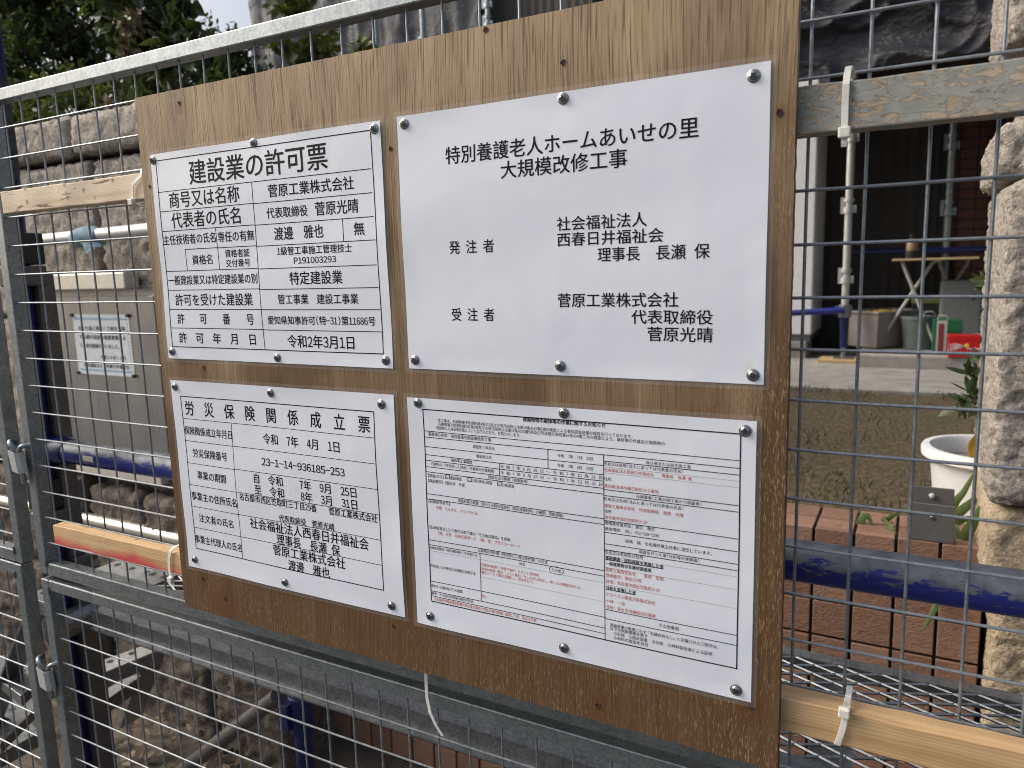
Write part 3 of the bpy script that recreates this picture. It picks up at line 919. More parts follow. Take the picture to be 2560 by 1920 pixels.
for x0, x1, z0, z1 in ((-6, -4.6, -1.15, -.68), (-4.58, -3.4, -1.12, -.68), (-3.37, -2.62, -1.08, -.69), (-2.60, -2.40, -1.02, -.67), (-2.38, -2.04, -1.12, -.70), (-2.02, -1.34, -1.06, -.69),
                       (-6, -4.4, -1.70, -1.17), (-4.37, -3.2, -1.70, -1.14), (-3.17, -2.35, -1.70, -1.10), (-2.32, -1.735, -1.70, -1.14), (-1.70, -1.33, -1.70, -1.08)):
    stone_part(wall, 'field_stone', (x0, x1, 1.00 + rnd.uniform(-.04, .02), 1.3, z0, z1), sd, M['rock'], amp=.018, res=.016, rnd_c=.035, freq=5.0, lump=.7)
    sd += 1

pil = thing('stone_pillar', (.95, 1.30, GZ), 'tall pillar of stacked pale split stones at the right edge', 'pillar')
for dims, amp, mt in (((.674, 1.30, 1.10, 1.6, .535, 1.10), .020, 'pillar'), ((.735, 1.30, 1.06, 1.6, .385, .530), .016, 'pillar'), ((.672, 1.28, 1.12, 1.6, .270, .380), .020, 'pillar'),
                      ((.694, 1.30, 1.07, 1.6, -.405, .262), .018, 'pillar'), ((.694, 1.30, 1.09, 1.6, -.600, -.412), .016, 'tanstone'), ((.722, 1.30, 1.11, 1.6, GZ - .05, -.608), .018, 'tanstone')):
    stone_part(pil, 'split_stone', dims, sd, M[mt], amp=amp * .55, res=.009, rnd_c=.024, freq=9.0, lump=.28)
    sd += 1

# -- tiled retaining wall -------------------------------------------------
rw = thing('retaining_wall', (-.35, 1.32, GZ), 'low retaining wall faced with brick red tiles and black joints', 'retaining wall')
MB().box(-1.42, .712, 1.228, 1.412, GZ, -.560).build('core', M['joint'], rw)
tm = MB()
PX, PZ = .0935, .097
for i in range(23):
    x1 = .709 - PX * i
    for j in range(11):
        z1 = -.553 - PZ * j
        tm.box(x1 - PX + .007, x1, 1.220 + rnd.uniform(-.001, .001), 1.24, z1 - PZ + .007, z1)
    for j in range(2):
        y0 = 1.222 + .098 * j
        tm.box(x1 - PX + .007, x1, y0 + (.020 if j == 0 else 0), y0 + .090, -.575, -.5535 + rnd.uniform(-.001, .0005))
tm.build('tile_facing', M['tile'], rw, bevel=.002)

# -- house ----------------------------------------------------------------
house = thing('house', (-2.0, 6.0, -.6), 'house under repair with dark ribbed siding and dark red tiles in deep shade', 'house')
MB().box(-4.6, .640, 5.62, 5.9, -.59, 5.2).build('wall', M['siding'], house)
MB().box(.700, 3.8, 5.62, 5.9, -.50, 5.2).build('tiled_wall', M['housetile'], house)
MB().box(.640, .700, 5.56, 5.9, -.50, 5.2).build('corner_post', M['dark'], house)
MB().box(-.06, 3.8, 3.32, 5.60, 1.345, 1.40).build('added_shade_slab', M['siding'], house)  # unseen slab, added behind the black sheet to shade the doorstep
MB().box(.955, 1.0, 5.53, 5.60, -.5, 2.0).build('door_frame', M['dark'], house)

shed = thing('shed', (-.75, 4.8, -.6), 'tall white panelled shed standing on concrete blocks by the scaffold pole', 'shed')
MB().box(-1.6, -.122, 4.95, 5.55, -.405, 1.95).build('body', M['white'], shed, bevel=.01)
MB().box(-1.58, -.13, 4.965, 5.53, -.45, -.406).build('base_rail', M['greybox'], shed)
for x in (-.32, -1.4):
    MB().box(x, x + .17, 4.93, 5.25, -.595, -.452).build('concrete_block', M['conc'], shed, bevel=.008)

# ---------------------------------------------------------------- sheets hung on the scaffolding
def cloth(name, x0, x1, z0, z1, y, fold, wrinkle, seed, nx, nz, mat, label, slope=0.0, vertical=True):
    def fn(u, v):
        x = x0 + (x1 - x0) * u
        z = z0 + (z1 - z0) * v + slope * u * (1 - v)
        p = Vector((x * (3.2 if vertical else 1.3) + seed, seed, z * (.5 if vertical else 1.6)))
        q = Vector((x * 2.1 + z * 1.4 + seed, 5, z * 2.6 - x * .9))
        r = 1 - abs(noise.noise(q) * 2)
        r2 = 1 - abs(noise.noise(q * 2.3 + Vector((4, 1, 9))) * 2)
        return (x, y + fold * noise.fractal(p, 1, 2, 3) - wrinkle * (r ** 3 + .5 * r2 ** 3), z)
    mb = MB().grid(fn, nx, nz)
    o = mb.build(name, mat, sharp=180)
    s = o.modifiers.new('thickness', 'SOLIDIFY')
    s.thickness = .003
    return tag(o, label, 'sheet')


cloth('scaffold_sheet', -5.86, -3.02, .6, 4.3, 5.40, .10, .025, 3.0, 160, 90, M['greysheet'], 'grey scaffold sheet hanging in vertical folds above the left part of the board')
cloth('plastic_sheet', -1.05, .800, .945, 2.15, 3.20, .10, .075, 11.0, 150, 110, M['tarp'], 'crumpled black plastic sheet hanging beside the top of the pillar', slope=.035, vertical=False)


def coupler(mb, x, y, z, r=.0243):
    mb.tube([(x, y, z - .020), (x, y, z + .020)], r + .012, 14)
    mb.tube([(x, y, z + .055), (x, y, z + .078)], r + .010, 14)
    mb.box(x - r - .026, x - r, y - .016, y + .016, z - .022, z + .085)
    mb.box(x + r, x + r + .022, y - .014, y + .014, z - .020, z + .030)


def scaffold_pole(x, y, z0, z1, zc, label, mat, jack=None):
    t = thing('scaffold_pole', (x, y, z0), label, 'scaffold pole', 'upright scaffold poles in front of the house')
    zj = jack if jack else z0
    MB().tube([(x, y, zj), (x, y, z1)], .0243, 18).build('tube', mat, t)
    for z in zc:
        c = MB()
        coupler(c, x, y, z)
        c.build('coupler', mat, t)
    if jack:
        MB().tube([(x, y, zj - .235), (x, y, zj - .02)], [.026, .031], 16).build('jack_sleeve', M['bluepaint'], t)
        c = MB()
        c.tube([(x, y, zj - .03), (x, y, zj + .055)], .041, 14)
        c.box(x - .062, x + .045, y - .02, y + .02, zj - .01, zj + .045)
        c.build('jack_collar', M['galv'], t)
        c = MB()
        c.tube([(x, y, z0), (x, y, zj - .22)], .016, 12)
        c.box(x - .06, x + .06, y - .06, y + .06, z0, z0 + .006)
        c.build('jack_screw', M['galv'], t)
    return t


scaffold_pole(.100, 4.85, -.548, 2.0, (.905, .445, -.02), 'white scaffold pole with a blue jack foot standing on a plywood offcut', M['pole'], jack=-.240)
scaffold_pole(.690, 5.35, -.50, 2.0, (.86, .42), 'dull scaffold pole in shade beside the dark red tiles behind the table', M['galv'])
for px, zc, lab in ((-4.05, (2.02,), 'leftmost scaffold pole in front of the grey sheet above the board'), (-3.52, (2.14,), 'middle scaffold pole in front of the grey sheet above the board'),
                    (-2.84, (2.20, 2.36), 'scaffold pole at the right end of the grey sheet above the board')):
    scaffold_pole(px, 5.22, -.59, 4.2, zc, lab, M['galv'])
o = MB().box(-.05, .19, 4.72, 4.94, -.571, -.551).build('plywood_offcut', M['board'], bevel=.002)
tag(o, 'small light plywood offcut lying under the blue jack foot', 'board')
o = MB().tube([(-1.2, 4.78, -.300), (.10, 4.80, -.218)], .0213, 14).build('scaffold_rail', M['blue'])
tag(o, 'low dark blue scaffold rail running in front of the white shed', 'pipe')
o = MB().tube([(.10, 5.30, .17), (1.3, 5.30, .155)], .0213, 14).build('scaffold_rail', M['bluepaint'])
tag(o, 'dark blue scaffold rail in shade just above the folding table', 'pipe')

# ---------------------------------------------------------------- odds and ends on the doorstep
tb = thing('folding_table', (.6, 4.95, -.49), 'folding table with thin wooden top and crossed white legs', 'table')
MB().box(.375, .86, 4.80, 5.38, .100, .114).build('tabletop', M['lightwood'], tb, bevel=.003)
for pts in ([(.431, 4.90, .097), (.660, 4.90, -.482)], [(.66, 4.95, .094), (.625, 4.95, .097), (.600, 4.95, .070), (.294, 4.95, -.482)], [(.645, 5.25, .097), (.855, 5.25, -.482)], [(.80, 5.30, .097), (.826, 5.30, .094), (.815, 5.30, .060), (.520, 5.30, -.482)]):
    MB().tube(pts, .0115, 10).build('leg', M['whitepaint'], tb)
MB().tube([(.64, 4.90, -.45), (.79, 5.25, -.42)], .008, 8).build('stretcher', M['whitepaint'], tb)

bt = thing('bottle', (.487, 4.86, .114), 'dark bottle with amber label standing on the folding table', 'bottle')
MB().lathe([(0, .001), (.038, .001), (.040, .01), (.040, .045), (0, .045)], (.487, 4.86, .114), 18).build('base', M['dark'], bt)
MB().lathe([(.030, .045), (.036, .05), (.036, .105), (.022, .125), (0, .126)], (.487, 4.86, .114), 18).build('body', M['amber'], bt)
MB().lathe([(.014, .125), (.016, .13), (.020, .140), (.020, .155), (0, .156)], (.487, 4.86, .114), 14).build('cap', M['dark'], bt)

tub = thing('plastic_tub', (.325, 5.10, -.49), 'grey beige plastic tub with open top beside the scaffold pole', 'tub')


def open_tub(x0, x1, y0, y1, z0, z1, t, flare):
    mb = MB()
    def ring(f, z, ins):
        return [(x0 - f + ins, y0 - f + ins, z), (x1 + f - ins, y0 - f + ins, z), (x1 + f - ins, y1 + f - ins, z), (x0 - f + ins, y1 + f - ins, z)]
    rings = [ring(0, z0, 0), ring(flare, z1, 0), ring(flare + .012, z1 + .001, 0), ring(flare + .012, z1 + .016, 0), ring(flare, z1 + .016, t), ring(0, z0 + t, t)]
    vs = [p for r in rings for p in r]
    fs = [(3, 2, 1, 0), (20, 21, 22, 23)]
    for i in range(5):
        for k in range(4):
            fs.append((i * 4 + k, i * 4 + (k + 1) % 4, i * 4 + 4 + (k + 1) % 4, i * 4 + 4 + k))
    return mb.add(vs, fs)


tmb = open_tub(-.19, .19, -.12, .12, -.482, -.250, .01, .02)
TM = Matrix.Translation((.325, 5.10, 0)) @ Matrix.Rotation(R(52), 4, 'Z')
tmb.v = [tuple(TM @ Vector(p)) for p in tmb.v]
tmb.build('body', M['tub'], tub, bevel=.006)
ym = MB()
ym.grid(lambda u, v: TM @ Vector((-.13 + .2 * u, -.07 + .14 * v, -.245 + .02 * noise.noise(Vector((u * 5, v * 5, 2))))), 12, 10)
ym.build('yellow_rag', M['yellow'], tub)

tin = thing('red_tin', (.80, 4.6, -.49), 'square glossy red tin with pale scribbled print on the edge of the doorstep', 'tin')
x0, x1, y0, y1, z0 = .712, .890, 4.53, 4.66, -.489
MB().box(x0, x1, y0, y1, z0, -.362).build('body', M['redtin'], tin, bevel=.004)
MB().box(x0 - .003, x1 + .003, y0 - .003, y1 + .003, -.383, -.355).build('lid', M['redtin'], tin, bevel=.003)
pm = MB()
for k in range(16):
    cx, cz = x0 + .052 + rnd.gauss(0, .016), -.425 + rnd.gauss(0, .010)
    pm.tube([(cx + .022 * math.cos(a) * rnd.uniform(.6, 1.2), y0 - .0022, cz + .010 * math.sin(a) * rnd.uniform(.6, 1.2)) for a in [.9 * q for q in range(6)]], .0012, 5)
for k in range(10):
    cx = x0 + .10 + k * .0085
    pm.tube([(cx, y0 - .0022, -.438), (cx + .006, y0 - .0022, -.428 + rnd.uniform(-.004, .004)), (cx + .010, y0 - .0022, -.440)], .0024, 5)
pm.build('print', M['pink'], tin)
MB().lathe([(0, 0), (.014, 0), (.012, .001), (0, .001)], (x0 + .098, y0 - .0025, -.416), 8, Matrix.Rotation(R(90), 3, 'X')).build('star_print', M['yellow'], tin)

can = thing('green_can', (.70, 4.76, -.505), 'square green can with white label stripe beside the table leg', 'can')
MB().box(.628, .790, 4.735, 4.86, -.489, -.275).build('body', M['green'], can, bevel=.004)
MB().box(.650, .708, 4.7325, 4.7345, -.486, -.280).build('label_panel', M['label'], can)
MB().box(.660, .690, 4.7305, 4.7322, -.48, -.30).build('label_print', M['labelred'], can)
MB().box(.712, .788, 4.7325, 4.7345, -.40, -.355).build('dark_band', M['dark'], can)
MB().tube([(.655, 4.79, -.275), (.66, 4.79, -.255), (.70, 4.79, -.252), (.715, 4.79, -.275)], .004, 8).build('handle', M['label'], can)

bk = thing('paint_bucket', (.55, 5.0, -.505), 'translucent greenish plastic bucket under the folding table', 'bucket')
MB().lathe([(0, .004), (.085, .004), (.105, .20), (.112, .20), (.112, .222), (.100, .222), (.080, .02), (0, .02)], (.545, 4.98, -.489), 26).build('body', speckle('cloudy_plastic', (.10, .125, .115), (.15, .18, .165), 8, .4, bump=0), bk)
MB().tube([(.437 + .216 * k / 10, 4.93, -.29 - .06 * math.sin(math.pi * k / 10)) for k in range(11)], .003, 6).build('handle', M['greybox'], bk)

tbx = thing('tool_case', (.60, 5.1, -.505), 'black tool case with dull green lid standing behind the folding table legs', 'tool case')
MB().box(.50, .735, 5.17, 5.33, -.489, -.20).build('body', M['dark'], tbx, bevel=.008)
MB().box(.495, .74, 5.165, 5.335, -.199, -.155).build('lid', m_plain('olive_plastic', (.16, .18, .05), .5), tbx, bevel=.008)
MB().tube([(.57, 5.16, -.28), (.59, 5.14, -.25), (.63, 5.14, -.25), (.65, 5.16, -.28)], .006, 8).build('handle', M['label'], tbx)

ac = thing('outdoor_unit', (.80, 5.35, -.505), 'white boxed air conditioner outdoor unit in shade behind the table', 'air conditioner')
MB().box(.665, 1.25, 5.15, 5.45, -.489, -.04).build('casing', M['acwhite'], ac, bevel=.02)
gr = MB()
for k in range(12):
    gr.box(.90, 1.2, 5.142, 5.148, -.42 + k * .028, -.408 + k * .028)
gr.build('grille', M['dark'], ac)
MB().box(.852, .872, 5.143, 5.149, -.17, -.13).build('badge', M['dark'], ac)

bw = thing('plastic_bowl', (.82, 4.80, -.505), 'pale blue plastic bowl behind the red tin', 'bowl')
MB().lathe([(0, .004), (.055, .004), (.08, .115), (.084, .115), (.084, .122), (.074, .122), (.05, .012), (0, .012)], (.845, 4.80, -.489), 24).build('body', M['bowl'], bw)

# ---------------------------------------------------------------- plants
def leaf_shape(c, d, n, L, W, kind=0):
    """vertices and faces of one leaf: c base, d along, n normal"""
    s = d.cross(n).normalized()
    n = s.cross(d).normalized()
    if kind == 0:
        vs = [c, c + d * L * .45 + s * W * .5 + n * L * .05, c + d * L, c + d * L * .45 - s * W * .5 + n * L * .05]
        return vs, [(0, 1, 2), (0, 2, 3)]
    if kind == 1:      # heart
        vs = [c, c - d * L * .12 + s * W * .28, c + d * L * .15 + s * W * .52 + n * L * .07, c + d * L * .55 + s * W * .36 + n * L * .05, c + d * L - n * L * .06,
              c + d * L * .55 - s * W * .36 + n * L * .05, c + d * L * .15 - s * W * .52 + n * L * .07, c - d * L * .12 - s * W * .28]
        return vs, [(0, 1, 2), (0, 2, 3), (0, 3, 4), (0, 4, 5), (0, 5, 6), (0, 6, 7)]
    vs = [c, c + d * L * .3 + s * W * .45 + n * L * .04, c + d * L * .7 + s * W * .38 + n * L * .03, c + d * L, c + d * L * .7 - s * W * .38 + n * L * .03, c + d * L * .3 - s * W * .45 + n * L * .04]
    return vs, [(0, 1, 2), (0, 2, 3), (0, 3, 4), (0, 4, 5)]


def rdir(up_bias=0.0):
    v = Vector((rnd.gauss(0, 1), rnd.gauss(0, 1), rnd.gauss(0, 1) + up_bias))
    return v.normalized()


def plant(name, base, label, cat, clumps, mat, count, L, W, kind=0, up=.3, stems=True, spread=.9, stem_r=.012, group=None, leafname='foliage'):
    """a plant: tapered trunk with limbs to every clump and a crown of single leaves set along twigs"""
    t = thing(name, base, label, cat, group)
    b = Vector(base)
    tw, lf = MB(), MB()
    tot = sum(r ** 2 for _, r in clumps)
    top = max(c[2] for c, _ in clumps)
    mid = sum((Vector(c) for c, _ in clumps), Vector()) / len(clumps)
    trunk_top = Vector((mid.x, mid.y, b.z + (top - b.z) * .75))
    tw.tube([b, b.lerp(trunk_top, .35) + Vector((.03, 0, 0)), b.lerp(trunk_top, .7) - Vector((.03, .02, 0)), trunk_top], [stem_r * 2.4, stem_r * 2, stem_r * 1.5, stem_r * .7], 8)
    for c, r in clumps:
        c = Vector(c)
        f = max(.1, min(.95, (c.z - b.z) / max(.1, (trunk_top.z - b.z)) - .25))
        a = b.lerp(trunk_top, f)
        m = a.lerp(c, .5) + Vector((0, 0, .06 * r)) + rdir() * .08 * r
        tw.tube([a, m, c], [stem_r * 1.1, stem_r * .8, stem_r * .4], 6)
        n = int(count * r ** 2 / tot)
        ntw = max(6, n // 9)
        for k in range(ntw):
            d = rdir(up)
            e = c + Vector((d.x, d.y, d.z * .85)) * r * (rnd.random() ** .45) * spread * 1.15
            s0 = c.lerp(e, .35) + rdir() * r * .08
            tw.tube([s0, e], [stem_r * .28, stem_r * .12], 4, False)
            dd = (e - s0).normalized()
            for q in range(9):
                p = s0.lerp(e, .15 + .85 * q / 8) + rdir() * L * .25
                ld = (dd * .5 + rdir(up * .5)).normalized()
                nn = (rdir() + Vector((0, -.2, .9))).normalized()
                if abs(ld.dot(nn)) > .95:
                    continue
                k1 = rnd.uniform(.65, 1.2)
                lf.add(*leaf_shape(p, ld, nn, L * k1, W * k1, kind))
    tw.build('trunk', M['bark'], t)
    lf.build(leafname, mat, t)
    return t


hc = []
for k in range(150):
    x = rnd.uniform(-4.8, -2.45)
    z = rnd.uniform(.62, 2.1)
    y = rnd.uniform(1.55, 2.4)
    if x > -2.98 and z > 1.22:
        continue
    hc.append(((x, y, z), rnd.uniform(.13, .26)))
plant('evergreen_tree', (-3.6, 2.0, .46), 'dense dark evergreen hedge tree behind the stone wall at upper left', 'tree', hc, M['hedge'], 85000, .036, .019, 2, .5, stem_r=.007)
plant('conifer_shrub', (-3.5, 1.55, .46), 'yellow green conifer shrub growing over the wall behind the blue post', 'shrub',
      [((-3.62, 1.50, 1.12), .16), ((-3.45, 1.5, 1.0), .15), ((-3.30, 1.5, .90), .15), ((-3.12, 1.5, .84), .13), ((-3.6, 1.52, .86), .17), ((-2.95, 1.5, .80), .10), ((-3.8, 1.5, 1.0), .15), ((-2.75, 1.5, .92), .10)], M['conifer'], 5200, .030, .008, 0, .9, stem_r=.008)
plant('vine', (-2.05, 1.36, .46), 'heart leaved vine climbing over the cap stones left of the board', 'vine',
      [((-2.08, 1.34, .95), .13), ((-2.06, 1.34, 1.12), .13), ((-2.25, 1.4, 1.15), .19), ((-1.80, 1.36, .86), .09), ((-1.97, 1.3, .70), .09), ((-2.45, 1.4, 1.28), .19), ((-1.62, 1.38, .80), .10), ((-2.22, 1.38, 1.32), .17), ((-2.3, 1.36, .85), .10), ((-1.93, 1.36, .98), .09)], M['vine'], 760, .066, .058, 1, -.3, stem_r=.004)
plant('dry_climber', (-2.28, 1.32, .47), 'brown withered climber tangled in the vine at upper left', 'climber',
      [((-2.13, 1.24, 1.08), .06), ((-2.2, 1.26, 1.0), .04), ((-2.30, 1.24, .80), .03)], M['dryleaf'], 200, .035, .02, 2, -.4, stem_r=.003)
plant('broadleaf_shrub', (-2.2, 2.5, .47), 'broad leaved shrub with yellowing leaves in front of the grey sheet', 'shrub',
      [((-2.36, 2.4, 1.46), .16), ((-2.28, 2.4, 1.28), .16), ((-2.05, 2.4, 1.10), .15), ((-2.52, 2.4, 1.12), .12), ((-2.30, 2.4, 1.00), .15), ((-1.98, 2.4, 1.24), .08), ((-2.5, 2.4, 1.36), .09)], M['autumn'], 700, .070, .044, 2, -.2, stem_r=.008)

# leaf litter at the foot of the stone wall
lt = MB()
for k in range(420):
    x = rnd.uniform(-3.4, -1.2)
    y = 1.0 - abs(rnd.gauss(0, .22))
    z = GZ + .012 + rnd.uniform(0, .02)
    lt.add(*leaf_shape(Vector((x, y, z)), Vector((rnd.gauss(0, 1), rnd.gauss(0, 1), rnd.gauss(0, .2))).normalized(), Vector((rnd.gauss(0, .3), rnd.gauss(0, .3), 1)).normalized(), rnd.uniform(.02, .055), rnd.uniform(.012, .03), 2))
tag(lt.build('leaf_litter', M['dryleaf']), 'brown leaf litter scattered at the foot of the stone wall', 'leaf litter', kind='stuff')

# strap-leaved plants on the retaining wall
def strap_plant(base, blades, label):
    t = thing('strap_leaf_plant', base, label, 'plant', 'strap leaved plants along the retaining wall')
    for pts, w in blades:
        pts = [Vector(p) for p in pts]
        n = 12
        vs = []
        for i in range(n + 1):
            u = i / n * (len(pts) - 1)
            k = min(int(u), len(pts) - 2)
            f = u - k
            p0, p1, p2, p3 = pts[max(k - 1, 0)], pts[k], pts[k + 1], pts[min(k + 2, len(pts) - 1)]
            p = .5 * ((2 * p1) + (p2 - p0) * f + (2 * p0 - 5 * p1 + 4 * p2 - p3) * f * f + (3 * p1 - p0 - 3 * p2 + p3) * f ** 3)
            d = (p2 - p1).normalized()
            side = d.cross(Vector((.3, 1, .25))).normalized()
            nn = d.cross(side).normalized()
            ww = w * (1 - (i / n) ** 3) * (.65 + .35 * min(1, i / 3)) / 2
            vs += [p - side * ww, p + nn * ww * .4, p + side * ww]
        fs = [(i * 3 + k, i * 3 + k + 1, i * 3 + 4 + k, i * 3 + 3 + k) for i in range(n) for k in (0, 1)]
        MB().add(vs, fs, True).build('leaf', M['strap'], t, sharp=180)
    return t


strap_plant((.49, 1.40, -.60), [([(.452, 1.43, -.60), (.433, 1.34, -.600), (.440, 1.30, -.555), (.451, 1.30, -.526), (.463, 1.30, -.541), (.470, 1.30, -.568)], .022),
                                 ([(.47, 1.43, -.60), (.467, 1.36, -.586), (.498, 1.34, -.549), (.543, 1.34, -.507)], .020),
                                 ([(.49, 1.43, -.60), (.498, 1.33, -.545), (.507, 1.28, -.546), (.528, 1.27, -.574), (.558, 1.25, -.611)], .026),
                                 ([(.48, 1.44, -.60), (.52, 1.42, -.57), (.55, 1.40, -.56)], .016)],
            'strap leaved plant drooping over the tiles left of the grey metal holder')
strap_plant((.65, 1.40, -.60), [([(.64, 1.40, -.60), (.650, 1.30, -.600), (.681, 1.26, -.51), (.716, 1.24, -.412)], .034),
                                ([(.64, 1.41, -.60), (.651, 1.37, -.530), (.685, 1.36, -.483), (.724, 1.36, -.434)], .026),
                                ([(.63, 1.43, -.60), (.649, 1.40, -.506), (.669, 1.40, -.468), (.693, 1.40, -.405)], .020),
                                ([(.64, 1.42, -.60), (.653, 1.38, -.552), (.680, 1.38, -.532), (.705, 1.38, -.521)], .018),
                                ([(.64, 1.40, -.60), (.647, 1.32, -.538), (.659, 1.29, -.559), (.670, 1.27, -.610)], .024),
                                ([(.63, 1.40, -.60), (.625, 1.26, -.58), (.622, 1.215, -.63), (.618, 1.200, -.690), (.603, 1.19, -.734), (.589, 1.185, -.768)], .020)],
            'strap leaved plant between the grey metal holder and the stone pillar')

pot = thing('plant_pot', (.74, 1.63, -.60), 'round white rimmed plant pot behind the stone pillar', 'pot')
MB().lathe([(0, .0), (.118, .0), (.132, .01), (.1475, .160), (.150, .172), (.166, .176), (.1715, .180), (.1725, .200), (.169, .206), (.152, .207), (.146, .200), (.142, .16), (0, .15)], (.742, 1.62, -.605), 56).build('body', M['whitepot'], pot)
MB().lathe([(0, .165), (.05, .168), (.1, .165), (.141, .160)], (.742, 1.62, -.605), 24).build('potting_soil', speckle('grey_potting_soil', (.10, .09, .075), (.18, .165, .14), 60, .95, bump=.5), pot)
plant('potted_shrub', (.745, 1.62, -.445), 'green leaved shrub growing in the white pot against the pillar', 'shrub',
      [((.725, 1.55, -.16), .055), ((.70, 1.55, -.205), .05), ((.68, 1.53, -.255), .045), ((.735, 1.52, -.05), .045), ((.71, 1.6, .03), .04)], M['vine'], 130, .052, .020, 2, .2, stem_r=.0035)
fr = thing('yellow_leaf', (.70, 1.50, -.42), 'single orange yellow withered leaf standing at the rim of the white pot', 'leaf')
lm = MB()
lm.grid(lambda u, v: (.688 + .018 * math.sin(math.pi * v) * (u - .5) * 2 * .9 + .006 * v, 1.475 + .008 * math.cos(3 * (u - .5)), -.405 + .075 * v), 6, 8)
lm.build('blade', M['orange'], fr)

hb = thing('metal_holder', (.60, 1.30, -.553), 'grey folded steel holder standing on the tiled wall in front of the white pot', 'holder')
h = MB()
h.box(.5475, .6445, 1.224, 1.228, -.5515, -.4600)
h.box(.5455, .6425, 1.270, 1.274, -.5485, -.4310)
h.box(.5475, .6445, 1.2285, 1.2695, -.5485, -.5445)
h.build('body', M['greybox'], hb, bevel=.0015)
MB().lathe([(0, .004), (.004, .003), (.006, 0)], (.598, 1.2235, -.492), 12, Matrix.Rotation(R(90), 3, 'X')).build('rivet', M['screw'], hb)
MB().lathe([(0, .010), (.005, .008), (.007, 0)], (.596, 1.2695, -.452), 12, Matrix.Rotation(R(90), 3, 'X')).build('bolt', M['label'], hb)

# ---------------------------------------------------------------- steel cabinet in the stone wall
cab = thing('steel_cabinet', (-2.2, 1.05, -.64), 'stainless steel cabinet set into the stone wall behind the mesh at left', 'cabinet')
MB().box(-2.64, -1.745, 1.035, 1.30, -.60, .098).build('housing', M['stainless'], cab, bevel=.004)
MB().box(-2.50, -1.87, 1.022, 1.034, -.565, .060).build('door', M['stainless'], cab, bevel=.003)
MB().box(-2.632, -1.955, .975, 1.034, .086, .146).build('lid', M['lidsteel'], cab, bevel=.004)
MB().box(-2.58, -1.90, 1.00, 1.034, -.642, -.602).build('sill', M['lidsteel'], cab, bevel=.003)
MB().box(-2.72, -2.645, 1.02, 1.06, -.65, .14).build('dark_side_strip', M['dark'], cab)  # dark strip along the left side of the cabinet
MB().box(-1.865, -1.80, 1.024, 1.034, -.50, -.26).build('vent', M['dark'], cab)

# ---------------------------------------------------------------- writing
_tc = bpy.data.curves.new('writing', 'FONT')
_to = bpy.data.objects.new('writing', _tc)
COL.objects.link(_to)


_gc = {}
HALF = {c: chr(ord(c) + 0xFEE0) for c in '0123456789PTEL()-'}


def glyph(ch, bold=0):
    """triangulated outline of one character, in font units"""
    if (ch, bold) not in _gc:
        _tc.body = ch
        _tc.resolution_u = 3
        _tc.offset = 0.0
        dg = bpy.context.evaluated_depsgraph_get()
        dg.update()
        me = bpy.data.meshes.new_from_object(_to.evaluated_get(dg))
        _gc[(ch, bold)] = ([(v.co.x, v.co.y) for v in me.vertices], [tuple(p.vertices) for p in me.polygons])
        bpy.data.meshes.remove(me)
    return _gc[(ch, bold)]


_a = [v[0] for v in glyph('田')[0]]
_b = [v[0] for v in glyph('田田')[0]]
EM = max(_b) - max(_a)                       # advance of a full width character


def write(mb, txt, x0, x1, zm, h, surf, bold=0):
    """one line of writing: full width characters one em apart, digits and brackets of half width"""
    pen, out = 0.0, []
    for ch in txt:
        if ch == '\u3000':
            pen += EM
        elif ch == ' ':
            pen += EM * .5
        elif ch in HALF:
            vs, fs = glyph(HALF[ch], bold)
            a, b = min(v[0] for v in vs), max(v[0] for v in vs)
            k = min(.90, .44 * EM / (b - a))
            out.append(([(pen + EM * .25 + (x - (a + b) / 2) * k, y) for x, y in vs], fs))
            pen += EM * .5
        else:
            vs, fs = glyph(ch, bold)
            out.append(([(pen + x, y) for x, y in vs], fs))
            pen += EM
    xs = [v[0] for vs, _ in out for v in vs]
    ys = [v[1] for vs, _ in out for v in vs]
    ax, bx, ay, by = min(xs), max(xs), min(ys), max(ys)
    if txt != 'レ':                           # em box, so that a line without tall characters keeps its size
        ay, by = min(ay, -.07 * EM), max(by, .82 * EM)
    sx, sz = (x1 - x0) / (bx - ax), h * 1.02 / (by - ay)
    for dx, dz in ((0, 0), (.040, .010), (.018, -.014)) if bold else (((0, 0), (.018, .014)) if h > .008 else ((0, 0),)):
        for vs, fs in out:
            mb.add([surf(x0 + dx * EM * sx + (x - ax) * sx, zm + (y + dz * EM - (ay + by) / 2) * sz) for x, y in vs], fs)


def rule(mb, xa, za, xb, zb, w, surf):
    n = max(1, int(math.hypot(xb - xa, zb - za) / .01))
    hor = abs(xb - xa) > abs(zb - za)
    vs = []
    for i in range(n + 1):
        u = i / n
        x, z = xa + (xb - xa) * u, za + (zb - za) * u
        vs += [surf(x, z - w / 2), surf(x, z + w / 2)] if hor else [surf(x + w / 2, z), surf(x - w / 2, z)]
    mb.add(vs, [(2 * i, 2 * i + 2, 2 * i + 3, 2 * i + 1) for i in range(n)])


# ---------------------------------------------------------------- the notice board
board = thing('notice_board', (0, .006, -.403), 'weathered brown plywood board carrying four laminated notices', 'notice board')
bm_ = MB()
NX, NZ = 182, 156
BX0, BX1, BZ0, BZ1 = -.4675, .4418, -.4035, .3772


def bfront(u, v):
    x, z = BX0 + (BX1 - BX0) * u, BZ0 + (BZ1 - BZ0) * v
    if v == 0:
        z += .0016 * noise.noise(Vector((x * 90, 1, 0))) + .001 * rnd.uniform(-1, 1)
    if v == 1:
        z += .0006 * noise.noise(Vector((x * 120, 3, 0)))
    if u in (0, 1):
        x += .0006 * noise.noise(Vector((z * 90, 5, 0)))
    return (x, 0, z)


